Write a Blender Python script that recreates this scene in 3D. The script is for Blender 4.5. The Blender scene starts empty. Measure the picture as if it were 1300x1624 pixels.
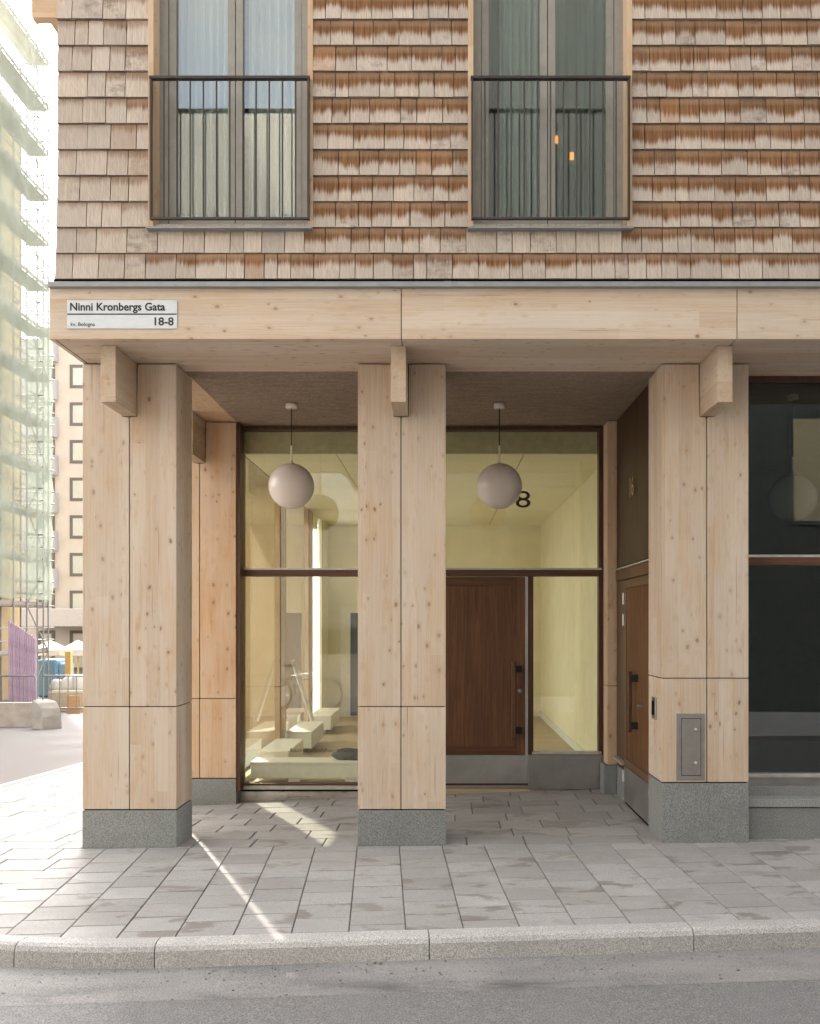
import bpy, bmesh, math, random
from mathutils import Vector, Matrix
random.seed(7)
S = bpy.context.scene
COL = S.collection
PI = math.pi

# ------------------------------------------------------------------ camera
CAMH, F = 1.75, 1530.0
cam_d = bpy.data.cameras.new('camera')
cam = bpy.data.objects.new('camera', cam_d); COL.objects.link(cam)
cam.location = (0, 0, CAMH); cam.rotation_euler = (math.radians(90), 0, 0)
cam_d.sensor_fit = 'HORIZONTAL'; cam_d.sensor_width = 36.0
cam_d.lens = 36.0*F/1300.0
cam_d.shift_x = -50/1300.0; cam_d.shift_y = 176/1300.0
cam_d.clip_end = 1500; cam_d.clip_start = 0.05
S.camera = cam

# ------------------------------------------------------------------ sky, sun, exposure
SUN_EL = math.radians(38.5)
SUN_AZ = math.atan2(-0.403, 0.915)
w = bpy.data.worlds.new('World'); S.world = w; w.use_nodes = True
wn = w.node_tree
bg = wn.nodes['Background']
sky = wn.nodes.new('ShaderNodeTexSky'); sky.sky_type = 'NISHITA'; sky.sun_disc = False
sky.sun_elevation = SUN_EL; sky.sun_rotation = SUN_AZ % (2*PI)
sky.air_density = 1.0; sky.dust_density = 2.5; sky.ozone_density = 1.0
tc = wn.nodes.new('ShaderNodeTexCoord'); cn = wn.nodes.new('ShaderNodeTexNoise'); cn.inputs['Scale'].default_value = 2.2; cn.inputs['Detail'].default_value = 6; cn.inputs['Roughness'].default_value = 0.55
mp = wn.nodes.new('ShaderNodeMapping'); mp.inputs['Scale'].default_value = (1, 1, 2.6)
cr = wn.nodes.new('ShaderNodeMapRange'); cr.inputs[1].default_value = 0.30; cr.inputs[2].default_value = 0.55; cr.inputs[3].default_value = 0.35; cr.inputs[4].default_value = 0.95
bw = wn.nodes.new('ShaderNodeRGBToBW'); cm = wn.nodes.new('ShaderNodeVectorMath'); cm.operation = 'SCALE'; cm.inputs[0].default_value = (1.0, 0.985, 0.965)
ml = wn.nodes.new('ShaderNodeMath'); ml.operation = 'MULTIPLY'; ml.inputs[1].default_value = 2.2
mxw = wn.nodes.new('ShaderNodeMix'); mxw.data_type = 'RGBA'
L_ = wn.links.new
L_(tc.outputs['Generated'], mp.inputs[0]); L_(mp.outputs[0], cn.inputs['Vector']); L_(cn.outputs[0], cr.inputs[0]); L_(cr.outputs[0], mxw.inputs[0])
L_(sky.outputs[0], bw.inputs[0]); L_(bw.outputs[0], ml.inputs[0]); L_(ml.outputs[0], cm.inputs['Scale'])
L_(sky.outputs[0], mxw.inputs[6]); L_(cm.outputs[0], mxw.inputs[7]); L_(mxw.outputs[2], bg.inputs[0]); bg.inputs[1].default_value = 0.15
sd = bpy.data.lights.new('sun', 'SUN'); sd.energy = 2.1; sd.angle = math.radians(0.75); sd.color = (1, 0.92, 0.82)
sun = bpy.data.objects.new('sun', sd); COL.objects.link(sun)
ce = math.cos(SUN_EL)
sdir = Vector((math.sin(SUN_AZ)*ce, math.cos(SUN_AZ)*ce, math.sin(SUN_EL)))
sun.rotation_euler = (-sdir).to_track_quat('-Z', 'Y').to_euler(); sun.location = (-10, 20, 30)
vs = S.view_settings
vs.view_transform = 'Standard'; vs.look = 'None'; vs.gamma = 1; vs.use_curve_mapping = False
vs.exposure = 2.25
S.cycles.max_bounces = 9; S.cycles.diffuse_bounces = 5; S.cycles.glossy_bounces = 3; S.cycles.transparent_max_bounces = 16
S.cycles.use_adaptive_sampling = True; S.cycles.adaptive_threshold = 0.02
S.cycles.sample_clamp_indirect = 6.0
S.cycles.use_denoising = True

# ------------------------------------------------------------------ material helper
class M:
    def __init__(s, name, rough=0.7, spec=0.3, metal=0.0):
        s.m = bpy.data.materials.new(name); s.m.use_nodes = True
        s.t = s.m.node_tree; s.b = s.t.nodes['Principled BSDF']
        s.b.inputs['Roughness'].default_value = rough
        s.b.inputs['Specular IOR Level'].default_value = spec
        s.b.inputs['Metallic'].default_value = metal
    def n(s, typ, ins=None, **props):
        nd = s.t.nodes.new('ShaderNode'+typ)
        for k, v in props.items(): setattr(nd, k, v)
        for k, v in (ins or {}).items(): s.put(nd.inputs[k], v)
        return nd
    def put(s, sock, v):
        if isinstance(v, bpy.types.NodeSocket): s.t.links.new(v, sock)
        else:
            if sock.type == 'RGBA' and len(v) == 3: v = (*v, 1)
            sock.default_value = v
    def math(s, op, a, b=0.0, c=0.0, clamp=False):
        nd = s.n('Math', {0: a, 1: b, 2: c}, operation=op, use_clamp=clamp); return nd.outputs[0]
    def vmath(s, op, a, b=(0, 0, 0)):
        nd = s.n('VectorMath', {0: a, 1: b}, operation=op); return nd.outputs[0]
    def mix(s, fac, a, b, blend='MIX'):
        nd = s.n('Mix', {0: fac, 6: a, 7: b}, data_type='RGBA', blend_type=blend); return nd.outputs[2]
    def rng(s, v, a, b, c=0.0, d=1.0, smooth=False):
        nd = s.n('MapRange', {0: v, 1: a, 2: b, 3: c, 4: d})
        if smooth: nd.interpolation_type = 'SMOOTHSTEP'
        return nd.outputs[0]
    def noise(s, vec, scale, detail=3.0, rough=0.55, dist=0.0):
        return s.n('TexNoise', {'Vector': vec, 'Scale': scale, 'Detail': detail, 'Roughness': rough, 'Distortion': dist}).outputs[0]
    def xyz(s, vec):
        nd = s.n('SeparateXYZ', {0: vec}); return nd.outputs
    def comb(s, x=0.0, y=0.0, z=0.0):
        return s.n('CombineXYZ', {0: x, 1: y, 2: z}).outputs[0]
    def obj(s):
        return s.n('TexCoord').outputs['Object']
    def pos(s):
        return s.n('NewGeometry').outputs['Position']
    def rnd(s):
        return s.n('ObjectInfo').outputs['Random']
    def col(s, c): s.put(s.b.inputs['Base Color'], c); return s
    def rgh(s, r): s.put(s.b.inputs['Roughness'], r); return s
    def bump(s, h, strength=0.3, dist=0.01):
        nd = s.n('Bump', {'Height': h, 'Strength': strength, 'Distance': dist})
        s.t.links.new(nd.outputs[0], s.b.inputs['Normal']); return s

def plain(name, c, rough=0.6, spec=0.3, metal=0.0, var=0.06, scale=14.0):
    k = M(name, rough, spec, metal); v = k.noise(k.obj(), scale, 4)
    lo = tuple(x*(1-var*1.6) for x in c); hi = tuple(min(1, x*(1+var*1.6)) for x in c)
    r = k.rnd()
    base = k.mix(k.rng(v, 0.3, 0.7), lo, hi)
    k.col(k.mix(1.0, base, k.mix(r, (1-var,)*3, (1+var*0.5,)*3), 'MULTIPLY'))
    k.rgh(k.rng(v, 0.25, 0.75, rough*0.85, min(1, rough*1.15)))
    return k.m

def timber(name, axis, tint=(1, 1, 1), knots=1.0, lam=0.105, warm=0.5):
    """planed spruce glulam: lamella strips, grain, knots; axis = grain direction"""
    k = M(name, 0.68, 0.22)
    o = k.obj(); r = k.rnd()
    off = k.comb(k.math('MULTIPLY', r, 37.3), k.math('MULTIPLY', r, 91.7), k.math('MULTIPLY', r, 53.1))
    p = k.vmath('ADD', o, off)
    X, Y, Z = k.xyz(p)
    if axis == 'z': A, B, L = X, Y, Z
    elif axis == 'x': A, B, L = Z, Y, X
    else: A, B, L = X, Z, Y
    # lamella strips and boards within them
    ia = k.math('FLOOR', k.math('DIVIDE', A, lam)); ib = k.math('FLOOR', k.math('DIVIDE', B, lam*1.3))
    w1 = k.n('TexWhiteNoise', {'Vector': k.comb(ia, ib, 3.3)}, noise_dimensions='3D').outputs[0]
    il = k.math('FLOOR', k.math('ADD', k.math('DIVIDE', L, 2.6), k.math('MULTIPLY', w1, 7)))
    w2 = k.n('TexWhiteNoise', {'Vector': k.comb(ia, ib, il)}, noise_dimensions='3D').outputs[0]
    w3 = k.n('TexWhiteNoise', {'Vector': k.comb(ib, il, ia)}, noise_dimensions='3D').outputs[0]
    # knots
    wob = k.noise(p, 9.0, 2)
    q = k.comb(k.math('MULTIPLY', A, 13.0), k.math('MULTIPLY', B, 13.0), k.math('MULTIPLY', L, 8.5))
    q = k.vmath('ADD', q, k.comb(k.math('MULTIPLY', wob, 0.5), 0.0, k.math('MULTIPLY', w2, 5)))
    vor = k.n('TexVoronoi', {'Vector': q, 'Scale': 1.0, 'Randomness': 1.0}, voronoi_dimensions='3D', feature='F1')
    d = vor.outputs['Distance']; vc = k.xyz(vor.outputs['Color'])
    rad = k.rng(k.math('POWER', vc[0], 1.6), 0.0, 1.0, 0.075, 0.205*knots)
    kn = k.rng(k.math('DIVIDE', d, rad), 0.65, 1.1, 1.0, 0.0, True)
    halo = k.rng(k.math('DIVIDE', d, rad), 1.0, 3.0, 1.0, 0.0, True)
    # grain, bent round the knots
    gl = k.math('ADD', k.math('MULTIPLY', A, 1.0), k.math('MULTIPLY', halo, 0.012))
    gv = k.comb(k.math('MULTIPLY', gl, 95.0), k.math('MULTIPLY', B, 95.0), k.math('MULTIPLY', L, 1.6))
    g1 = k.noise(gv, 1.0, 4, 0.6, 0.6)
    cv = k.comb(k.math('MULTIPLY', gl, 21.0), k.math('MULTIPLY', B, 21.0), k.math('MULTIPLY', k.math('ADD', L, k.math('MULTIPLY', w2, 9)), 0.55))
    wv = k.n('TexWave', {'Vector': cv, 'Scale': 1.0, 'Distortion': 7.0, 'Detail': 2.0, 'Detail Scale': 0.7}, wave_type='BANDS', bands_direction='X').outputs['Fac']
    big = k.noise(k.comb(k.math('MULTIPLY', A, 5), k.math('MULTIPLY', B, 5), k.math('MULTIPLY', L, 1.1)), 1.0, 3)
    pale = (0.575*tint[0], 0.485*tint[1], 0.40*tint[2]); mid = (0.50*tint[0], 0.395*tint[1], 0.305*tint[2]); org = (0.51*tint[0], 0.345*tint[1], 0.205*tint[2])
    c = k.mix(k.rng(w2, 0.1, 0.9), pale, mid)
    c = k.mix(k.math('MULTIPLY', k.rng(big, 0.46, 0.70), k.math('MULTIPLY', warm, 1.35)), c, org)
    c = k.mix(k.math('MULTIPLY', k.rng(wv, 0.55, 0.95), k.rng(w3, 0.2, 1.0, 0.08, 0.46)), c, org)
    c = k.mix(k.rng(g1, 0.22, 0.45, 0.30, 0.0), c, (0.40*tint[0], 0.28*tint[1], 0.18*tint[2]))
    c = k.mix(k.rng(g1, 0.42, 0.75, 0.0, 0.5), c, (0.61*tint[0], 0.54*tint[1], 0.465*tint[2]))
    c = k.mix(k.math('MULTIPLY', halo, 0.24), c, (0.40, 0.25, 0.14))
    c = k.mix(k.math('MULTIPLY', kn, k.rng(vc[1], 0.0, 1.0, 0.25, 0.8)), c, (0.20, 0.13, 0.09))
    chk = k.noise(k.comb(k.math('MULTIPLY', A, 55.0), k.math('MULTIPLY', B, 55.0), k.math('MULTIPLY', L, 1.1)), 1.0, 2, 0.4)
    c = k.mix(k.rng(chk, 0.73, 0.76, 0.0, 0.55), c, (0.20*tint[0], 0.125*tint[1], 0.07*tint[2]))
    stn = k.noise(k.comb(k.math('MULTIPLY', A, 14.0), k.math('MULTIPLY', B, 14.0), k.math('MULTIPLY', L, 2.2)), 1.0, 5, 0.7)
    c = k.mix(k.rng(stn, 0.54, 0.72, 0.0, 0.55), c, (0.46*tint[0], 0.30*tint[1], 0.16*tint[2]))
    grime = k.rng(k.noise(k.pos(), 1.7, 5, 0.6), 0.5, 0.75, 0.0, 0.13)
    c = k.mix(grime, c, (0.30, 0.27, 0.25))
    k.col(c)
    hgt = k.math('ADD', k.math('MULTIPLY', g1, 0.5), k.math('MULTIPLY', kn, -0.4))
    k.bump(hgt, 0.12, 0.002)
    return k.m

def darkwood(name, c0, c1, axis='z', rough=0.42, spec=0.4):
    k = M(name, rough, spec); r = k.rnd()
    X, Y, Z = k.xyz(k.vmath('ADD', k.obj(), k.comb(k.math('MULTIPLY', r, 31), k.math('MULTIPLY', r, 17), k.math('MULTIPLY', r, 7))))
    if axis == 'z': A, B, L = X, Y, Z
    elif axis == 'x': A, B, L = Z, Y, X
    else: A, B, L = X, Z, Y
    g = k.noise(k.comb(k.math('MULTIPLY', A, 90), k.math('MULTIPLY', B, 90), k.math('MULTIPLY', L, 3)), 1, 5, 0.6, 0.8)
    bnd = k.noise(k.comb(k.math('MULTIPLY', A, 16), k.math('MULTIPLY', B, 16), k.math('MULTIPLY', L, 0.8)), 1, 3, 0.5, 1.5)
    c = k.mix(k.rng(g, 0.3, 0.72), c0, c1)
    c = k.mix(k.rng(bnd, 0.4, 0.7, 0, 0.5), c, tuple(x*0.62 for x in c0))
    c = k.mix(1.0, c, k.mix(r, (0.85,)*3, (1.1,)*3), 'MULTIPLY')
    k.col(c); k.bump(g, 0.15, 0.002); k.rgh(k.rng(g, 0.3, 0.7, rough*0.85, rough*1.2))
    return k.m

def granite(name, c, rough=0.75, splash=False):
    k = M(name, rough, 0.3); p = k.pos()
    a = k.noise(p, 130, 3, 0.8); b = k.noise(p, 60, 3, 0.75); big = k.noise(p, 2.2, 4, 0.6)
    cc = k.mix(k.rng(a, 0.38, 0.62), tuple(x*0.55 for x in c), tuple(min(1, x*1.38) for x in c))
    cc = k.mix(k.rng(b, 0.55, 0.7, 0, 0.45), cc, tuple(x*0.5 for x in c))
    cc = k.mix(k.rng(big, 0.42, 0.7, 0, 0.4), cc, tuple(x*0.6 for x in c))
    k.col(k.mix(1.0, cc, k.mix(k.rnd(), (0.9,)*3, (1.08,)*3), 'MULTIPLY'))
    k.bump(k.math('ADD', a, b), 0.25, 0.003)
    return k.m

def steel(name, c=(0.55, 0.54, 0.52), rough=0.33, axis=0):
    k = M(name, rough, 0.5, 1.0); X, Y, Z = k.xyz(k.obj())
    v = k.comb(k.math('MULTIPLY', X, 400 if axis else 3), Y, k.math('MULTIPLY', Z, 3 if axis else 400))
    g = k.noise(v, 1, 3); sm = k.noise(k.obj(), 5, 4)
    k.col(k.mix(k.rng(sm, 0.35, 0.7), tuple(x*0.8 for x in c), c))
    k.rgh(k.math('ADD', k.rng(g, 0.3, 0.7, rough*0.8, rough*1.25), k.rng(sm, 0.4, 0.8, 0, 0.12)))
    k.bump(g, 0.05, 0.001)
    return k.m

def glass(name, tint=(0.93, 0.97, 0.93), refl=1.6, wave=0.0012):
    k = M(name)
    tr = k.n('BsdfTransparent', {'Color': tint})
    gl = k.n('BsdfGlossy', {'Color': (1, 1, 1), 'Roughness': 0.0})
    h = k.noise(k.obj(), 1.3, 1)
    bp = k.n('Bump', {'Height': h, 'Strength': 0.5, 'Distance': wave})
    k.t.links.new(bp.outputs[0], gl.inputs['Normal'])
    bf = k.n('NewGeometry').outputs['Backfacing']
    fr = k.n('Fresnel', {'IOR': k.rng(bf, 0, 1, 1.5, 1/1.5)})
    fac = k.math('MULTIPLY', fr.outputs[0], refl, clamp=True)
    mx = k.n('MixShader', {0: fac, 1: tr.outputs[0], 2: gl.outputs[0]})
    k.t.links.new(mx.outputs[0], k.t.nodes['Material Output'].inputs[0])
    return k.m

def sheer(name, c, alpha=0.5, trans=0.5):
    k = M(name)
    df = k.n('BsdfDiffuse', {'Color': c}); tl = k.n('BsdfTranslucent', {'Color': c}); tp = k.n('BsdfTransparent')
    m1 = k.n('MixShader', {0: trans, 1: df.outputs[0], 2: tl.outputs[0]})
    v = k.noise(k.obj(), 0.6, 2)
    m2 = k.n('MixShader', {0: k.rng(v, 0.3, 0.7, max(0, alpha-0.1), min(1, alpha+0.1)), 1: tp.outputs[0], 2: m1.outputs[0]})
    k.t.links.new(m2.outputs[0], k.t.nodes['Material Output'].inputs[0])
    return k.m

def emit(name, c, s):
    k = M(name); k.put(k.b.inputs['Emission Color'], c); k.b.inputs['Emission Strength'].default_value = s; k.col(c); return k.m

# shingle rows sit on this grid
ROW0 = CAMH + (988-443)*6.9/F
PITCH = 41.35*6.9/F

def shingle_mat():
    k = M('weathered_shingle', 0.8, 0.15)
    P = k.pos(); X, Y, Z = k.xyz(P); r = k.rnd()
    st = k.n('Attribute', attribute_name='stain', attribute_type='OBJECT').outputs['Fac']
    fr = k.math('DIVIDE', k.math('SUBTRACT', Z, ROW0-0.004), PITCH)
    v = k.math('FRACT', fr); row = k.math('FLOOR', fr)
    fine = k.noise(k.comb(k.math('MULTIPLY', X, 95), k.math('MULTIPLY', row, 5.7), k.math('MULTIPLY', Z, 4)), 1, 4, 0.62)
    wide = k.noise(k.comb(k.math('MULTIPLY', X, 6), k.math('MULTIPLY', row, 9.1), 0.0), 1, 4, 0.7)
    edge = k.math('ADD', k.math('ADD', 0.30, k.math('MULTIPLY', k.math('SUBTRACT', wide, 0.5), 0.95)), k.math('MULTIPLY', k.math('SUBTRACT', fine, 0.5), 0.46))
    edge = k.math('ADD', edge, k.math('MULTIPLY', k.math('SUBTRACT', 1.0, st), 0.55))
    edge = k.math('ADD', edge, k.math('MULTIPLY', k.math('SUBTRACT', r, 0.5), 0.14))
    band = k.math('MULTIPLY', k.rng(k.math('SUBTRACT', v, edge), -0.09, 0.22, 0, 1, True), k.rng(st, 0.0, 0.5, 0.25, 1.0))
    fade = k.rng(v, 0.72, 1.0, 1.0, 0.62)      # paler again in the strip under the row above
    grain = k.noise(k.comb(k.math('MULTIPLY', X, 160), k.math('MULTIPLY', r, 40), k.math('MULTIPLY', Z, 7)), 1, 4, 0.65, 0.5)
    slant = k.noise(k.vmath('ADD', k.comb(k.math('ADD', k.math('MULTIPLY', X, 60), k.math('MULTIPLY', Z, 34)), 0.0, k.math('MULTIPLY', Z, 6)), k.comb(k.math('MULTIPLY', r, 60), 0.0, 0.0)), 1, 3, 0.6)
    silver = k.mix(k.rng(grain, 0.3, 0.7), (0.375, 0.308, 0.252), (0.57, 0.485, 0.41))
    silver = k.mix(k.rng(slant, 0.5, 0.72, 0, 0.38), silver, (0.30, 0.245, 0.205))
    silver = k.mix(k.math('MULTIPLY', k.rng(r, 0.45, 1.0), 0.4), silver, (0.42, 0.37, 0.33))
    brown = k.mix(k.rng(fine, 0.35, 0.65), (0.125, 0.056, 0.024), (0.265, 0.135, 0.062))
    c = k.mix(k.math('MULTIPLY', band, fade), silver, brown)
    tan = k.math('MULTIPLY', k.rng(v, 0.7, 1.0), k.math('MULTIPLY', st, 0.5))
    c = k.mix(tan, c, (0.38, 0.225, 0.12))
    c = k.mix(k.rng(v, 0.022, 0.034, 0.7, 0.0), c, (0.09, 0.055, 0.035))   # dark butt end grain, painted on as the rows' shadow lines
    # black mildew on some shingles
    mil = k.noise(k.vmath('ADD', k.vmath('MULTIPLY', P, (9, 1, 15)), k.comb(k.math('MULTIPLY', r, 77), 0, 0)), 1, 5, 0.75)
    c = k.mix(k.math('MULTIPLY', k.rng(mil, 0.46, 0.72), k.rng(k.math('FRACT', k.math('MULTIPLY', r, 13.7)), 0.80, 0.95, 0.0, 0.8)), c, (0.13, 0.105, 0.09))
    # a few newer, redder boards
    c = k.mix(k.rng(k.math('FRACT', k.math('MULTIPLY', r, 29.3)), 0.975, 0.99, 0, 0.35), c, (0.40, 0.20, 0.09))
    c = k.mix(1.0, c, k.mix(k.math('FRACT', k.math('MULTIPLY', r, 5.1)), (0.86,)*3, (1.06,)*3), 'MULTIPLY')
    k.col(c); k.bump(k.math('ADD', grain, slant), 0.35, 0.003)
    return k.m

def slab_mat():
    k = M('concrete_slab', 0.78, 0.25); P = k.pos(); r = k.rnd()
    off = k.comb(k.math('MULTIPLY', r, 43), k.math('MULTIPLY', r, 19), 0.0)
    fine = k.noise(P, 110, 3, 0.75); mid = k.noise(P, 18, 5, 0.65)
    st = k.noise(k.vmath('ADD', k.vmath('MULTIPLY', P, (3.2, 5.0, 1)), off), 1, 5, 0.58, 0.5)
    st2 = k.noise(k.vmath('MULTIPLY', P, (1.1, 1.9, 1)), 1, 5, 0.6)
    c = k.mix(k.rng(fine, 0.35, 0.65), (0.29, 0.283, 0.276), (0.42, 0.412, 0.404))
    c = k.mix(k.rng(mid, 0.4, 0.7, 0, 0.30), c, (0.31, 0.28, 0.255))
    m = k.math('MULTIPLY', k.rng(st, 0.53, 0.60, 0, 1, True), k.rng(k.math('FRACT', k.math('MULTIPLY', r, 7.3)), 0.35, 0.7, 0.0, 0.72))
    c = k.mix(m, c, (0.185, 0.165, 0.148))
    c = k.mix(k.rng(st2, 0.45, 0.7, 0, 0.35), c, (0.25, 0.225, 0.205))
    c = k.mix(k.rng(k.noise(k.vmath('ADD', P, off), 2.5, 3), 0.55, 0.7, 0, 0.25), c, (0.48, 0.46, 0.45))
    k.col(k.mix(1.0, c, k.mix(k.math('FRACT', k.math('MULTIPLY', r, 3.7)), (0.85, 0.845, 0.84), (1.06, 1.06, 1.06)), 'MULTIPLY'))
    k.rgh(k.math('SUBTRACT', 0.8, k.math('MULTIPLY', m, 0.3)))
    k.bump(fine, 0.2, 0.002)
    return k.m

def asphalt_mat():
    k = M('asphalt', 0.85, 0.3); P = k.pos(); X, Y, Z = k.xyz(P)
    sp = k.noise(P, 120, 3, 0.85); sp2 = k.n('TexVoronoi', {'Vector': P, 'Scale': 75.0}).outputs['Distance']
    mid = k.noise(P, 14, 5, 0.7); big = k.noise(k.vmath('MULTIPLY', P, (0.8, 2.6, 1)), 1.2, 5, 0.6)
    c = k.mix(k.rng(sp, 0.36, 0.64), (0.085, 0.083, 0.083), (0.30, 0.295, 0.295))
    c = k.mix(k.rng(sp2, 0.0, 0.35, 0.55, 0.0), c, (0.34, 0.335, 0.33))
    c = k.mix(k.rng(mid, 0.4, 0.7, 0, 0.4), c, (0.125, 0.121, 0.12))
    # dusty gutter strip laid later along the kerb, with a ragged joint
    ed = k.math('SUBTRACT', k.math('ADD', 4.905, k.math('MULTIPLY', X, 0.063)), k.math('MULTIPLY', k.math('SUBTRACT', mid, 0.5), 0.05))
    g = k.math('SUBTRACT', Y, ed)
    gut = k.math('MULTIPLY', k.rng(g, 0.0, 0.025, 0, 1), k.rng(Y, 7.0, 8.0, 1, 0))
    c = k.mix(k.math('MULTIPLY', gut, k.rng(big, 0.35, 0.62, 0.75, 0.15)), c, k.mix(k.rng(sp, 0.3, 0.7), (0.20, 0.19, 0.18), (0.42, 0.40, 0.38)))
    dark = k.math('MULTIPLY', k.rng(big, 0.54, 0.66), k.rng(k.math('ABSOLUTE', k.math('SUBTRACT', g, 0.07)), 0.0, 0.16, 0.8, 0.0))
    c = k.mix(dark, c, (0.085, 0.082, 0.08))
    seam = k.rng(k.math('ABSOLUTE', g), 0.0, 0.008, 0.35, 0.0)
    c = k.mix(k.math('MULTIPLY', seam, k.rng(mid, 0.42, 0.55)), c, (0.06, 0.058, 0.056))
    scr = k.noise(k.vmath('MULTIPLY', P, (9, 2.2, 1)), 1, 3, 0.5, 0.4)
    c = k.mix(k.rng(scr, 0.70, 0.78, 0, 0.4), c, (0.40, 0.385, 0.37))
    side = k.rng(k.math('ADD', X, k.math('MULTIPLY', Y, 0.0)), -5.2, -4.9, 1.0, 0.0)
    c = k.mix(k.math('MULTIPLY', side, k.rng(Y, 7.5, 9.0)), c, k.mix(k.rng(sp, 0.3, 0.7), (0.125, 0.112, 0.106), (0.19, 0.172, 0.164)))
    k.col(c); k.bump(k.math('ADD', sp, k.math('MULTIPLY', sp2, -0.8)), 0.55, 0.006)
    return k.m

def woodwool():
    k = M('woodwool_board', 0.9, 0.1); P = k.pos()
    a = k.noise(k.vmath('MULTIPLY', P, (28, 90, 28)), 1, 4, 0.75, 1.2); b = k.noise(k.vmath('MULTIPLY', P, (4, 14, 4)), 1, 4, 0.6)
    c = k.mix(k.rng(a, 0.3, 0.7), (0.13, 0.095, 0.072), (0.50, 0.39, 0.31))
    c = k.mix(k.rng(b, 0.4, 0.7, 0, 0.4), c, (0.17, 0.12, 0.09))
    k.col(c); k.bump(a, 0.8, 0.01); return k.m

T_COL = timber('spruce_column', 'z'); T_BEAM = timber('spruce_beam', 'x', (1.03, 1.03, 1.03), 0.85, lam=0.12, warm=0.35)
T_BRK = timber('spruce_bracket', 'y', (0.93, 0.9, 0.86), lam=0.09)
T_SIDE = timber('spruce_side_column', 'z', (1.03, 0.93, 0.82), warm=0.7)  # orange tint paints in warm bounce from the sunlit pavement
T_TRIM = timber('spruce_trim', 'z', (0.95, 0.84, 0.70), 0.6, lam=0.3)
T_BAY = timber('spruce_bay', 'x', (0.95, 0.85, 0.72), lam=0.14)
GAP = plain('shadow_gap', (0.012, 0.009, 0.007), 0.9, 0.05)
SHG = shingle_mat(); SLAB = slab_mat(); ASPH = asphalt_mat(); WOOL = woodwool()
PLINTH = granite('plinth_granite', (0.245, 0.25, 0.243)); KERB = granite('kerb_granite', (0.45, 0.435, 0.42), 0.8)
ZINC = plain('zinc_flashing', (0.26, 0.265, 0.27), 0.5, 0.5, 0.2)
STEEL = steel('brushed_steel'); STEELV = steel('satin_steel', (0.42, 0.41, 0.40), 0.38, 1); ALU = plain('aluminium_bead', (0.50, 0.48, 0.45), 0.4, 0.5, 0.5)
FRAME = darkwood('stained_frame', (0.05, 0.021, 0.011), (0.125, 0.055, 0.028)); FRAMEX = darkwood('stained_transom', (0.06, 0.026, 0.014), (0.16, 0.072, 0.038), 'x')
DOORW = darkwood('oak_door', (0.10, 0.042, 0.017), (0.21, 0.095, 0.040)); SLATW = darkwood('slat_wood', (0.095, 0.042, 0.018), (0.19, 0.09, 0.04))
RIBW = darkwood('rib_cladding', (0.05, 0.026, 0.014), (0.095, 0.052, 0.028)); TEAK = darkwood('side_trim_wood', (0.22, 0.10, 0.04), (0.36, 0.18, 0.08))
RAIL = plain('railing_metal', (0.050, 0.040, 0.036), 0.5, 0.4, 0.3)
GREIGE = plain('window_frame_paint', (0.27, 0.255, 0.225), 0.5, 0.4)
GLASS = glass('shop_glass', (0.97, 0.98, 0.93), 1.2); GLASSU = glass('upper_glass', (0.86, 0.90, 0.87), 2.3); GLASSR = glass('dark_shop_glass', (0.6, 0.64, 0.62), 2.2)
YELL = plain('cream_plaster', (0.80, 0.765, 0.585), 0.8, 0.2, var=0.03, scale=3); CEILT = plain('ceiling_tile', (0.84, 0.81, 0.645), 0.8, 0.2, var=0.02)
OLIVE = plain('bulkhead_paint', (0.48, 0.445, 0.30), 0.8); FLOORI = darkwood('shop_floor', (0.40, 0.32, 0.20), (0.54, 0.44, 0.29), 'x', 0.45)
WHITE = plain('white_paint', (0.78, 0.77, 0.72), 0.5, 0.4, var=0.03); OPAL = plain('opal_glass', (0.70, 0.62, 0.565), 0.24, 0.5, var=0.0, scale=4)
BLACK = plain('black_rubber', (0.02, 0.018, 0.017), 0.6); BRASS = plain('brass', (0.50, 0.36, 0.17), 0.3, 0.5, 0.9)
DARKR = plain('dark_room', (0.045, 0.047, 0.045), 0.8); ROOM = plain('room_paint', (0.42, 0.43, 0.39), 0.8)
PLAST = plain('far_plaster', (0.46, 0.42, 0.37), 0.85, 0.15, var=0.03, scale=1.0)

# ------------------------------------------------------------------ object helpers
WM = {}
def place(o, loc, parent=None, rot=None):
    COL.objects.link(o)
    m = Matrix.Translation(Vector(loc))
    if rot: m = m @ rot.to_matrix().to_4x4()
    WM[o.name] = m
    if parent is not None:
        o.parent = parent
        o.matrix_parent_inverse = Matrix.Identity(4)
        o.matrix_basis = WM[parent.name].inverted() @ m
    else: o.matrix_basis = m
    return o
def tag(o, label=None, cat=None, group=None, kind=None):
    for k_, v_ in (('label', label), ('category', cat), ('group', group), ('kind', kind)):
        if v_: o[k_] = v_
    return o
def empty(name, loc, parent=None):
    o = bpy.data.objects.new(name, None); o.empty_display_size = 0.2; return place(o, loc, parent)
def bm_obj(name, bm, mat, loc=(0, 0, 0), parent=None, smooth=False, rot=None):
    me = bpy.data.meshes.new(name); bmesh.ops.recalc_face_normals(bm, faces=bm.faces); bm.to_mesh(me); bm.free()
    me.materials.append(mat)
    if smooth:
        for p in me.polygons: p.use_smooth = True
    return place(bpy.data.objects.new(name, me), loc, parent, rot)
def share(name, src, loc, parent=None, rot=None, scale=None):
    o = bpy.data.objects.new(name, src.data if hasattr(src, 'data') else src); place(o, loc, parent, rot)
    if scale: o.scale = scale
    return o
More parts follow.
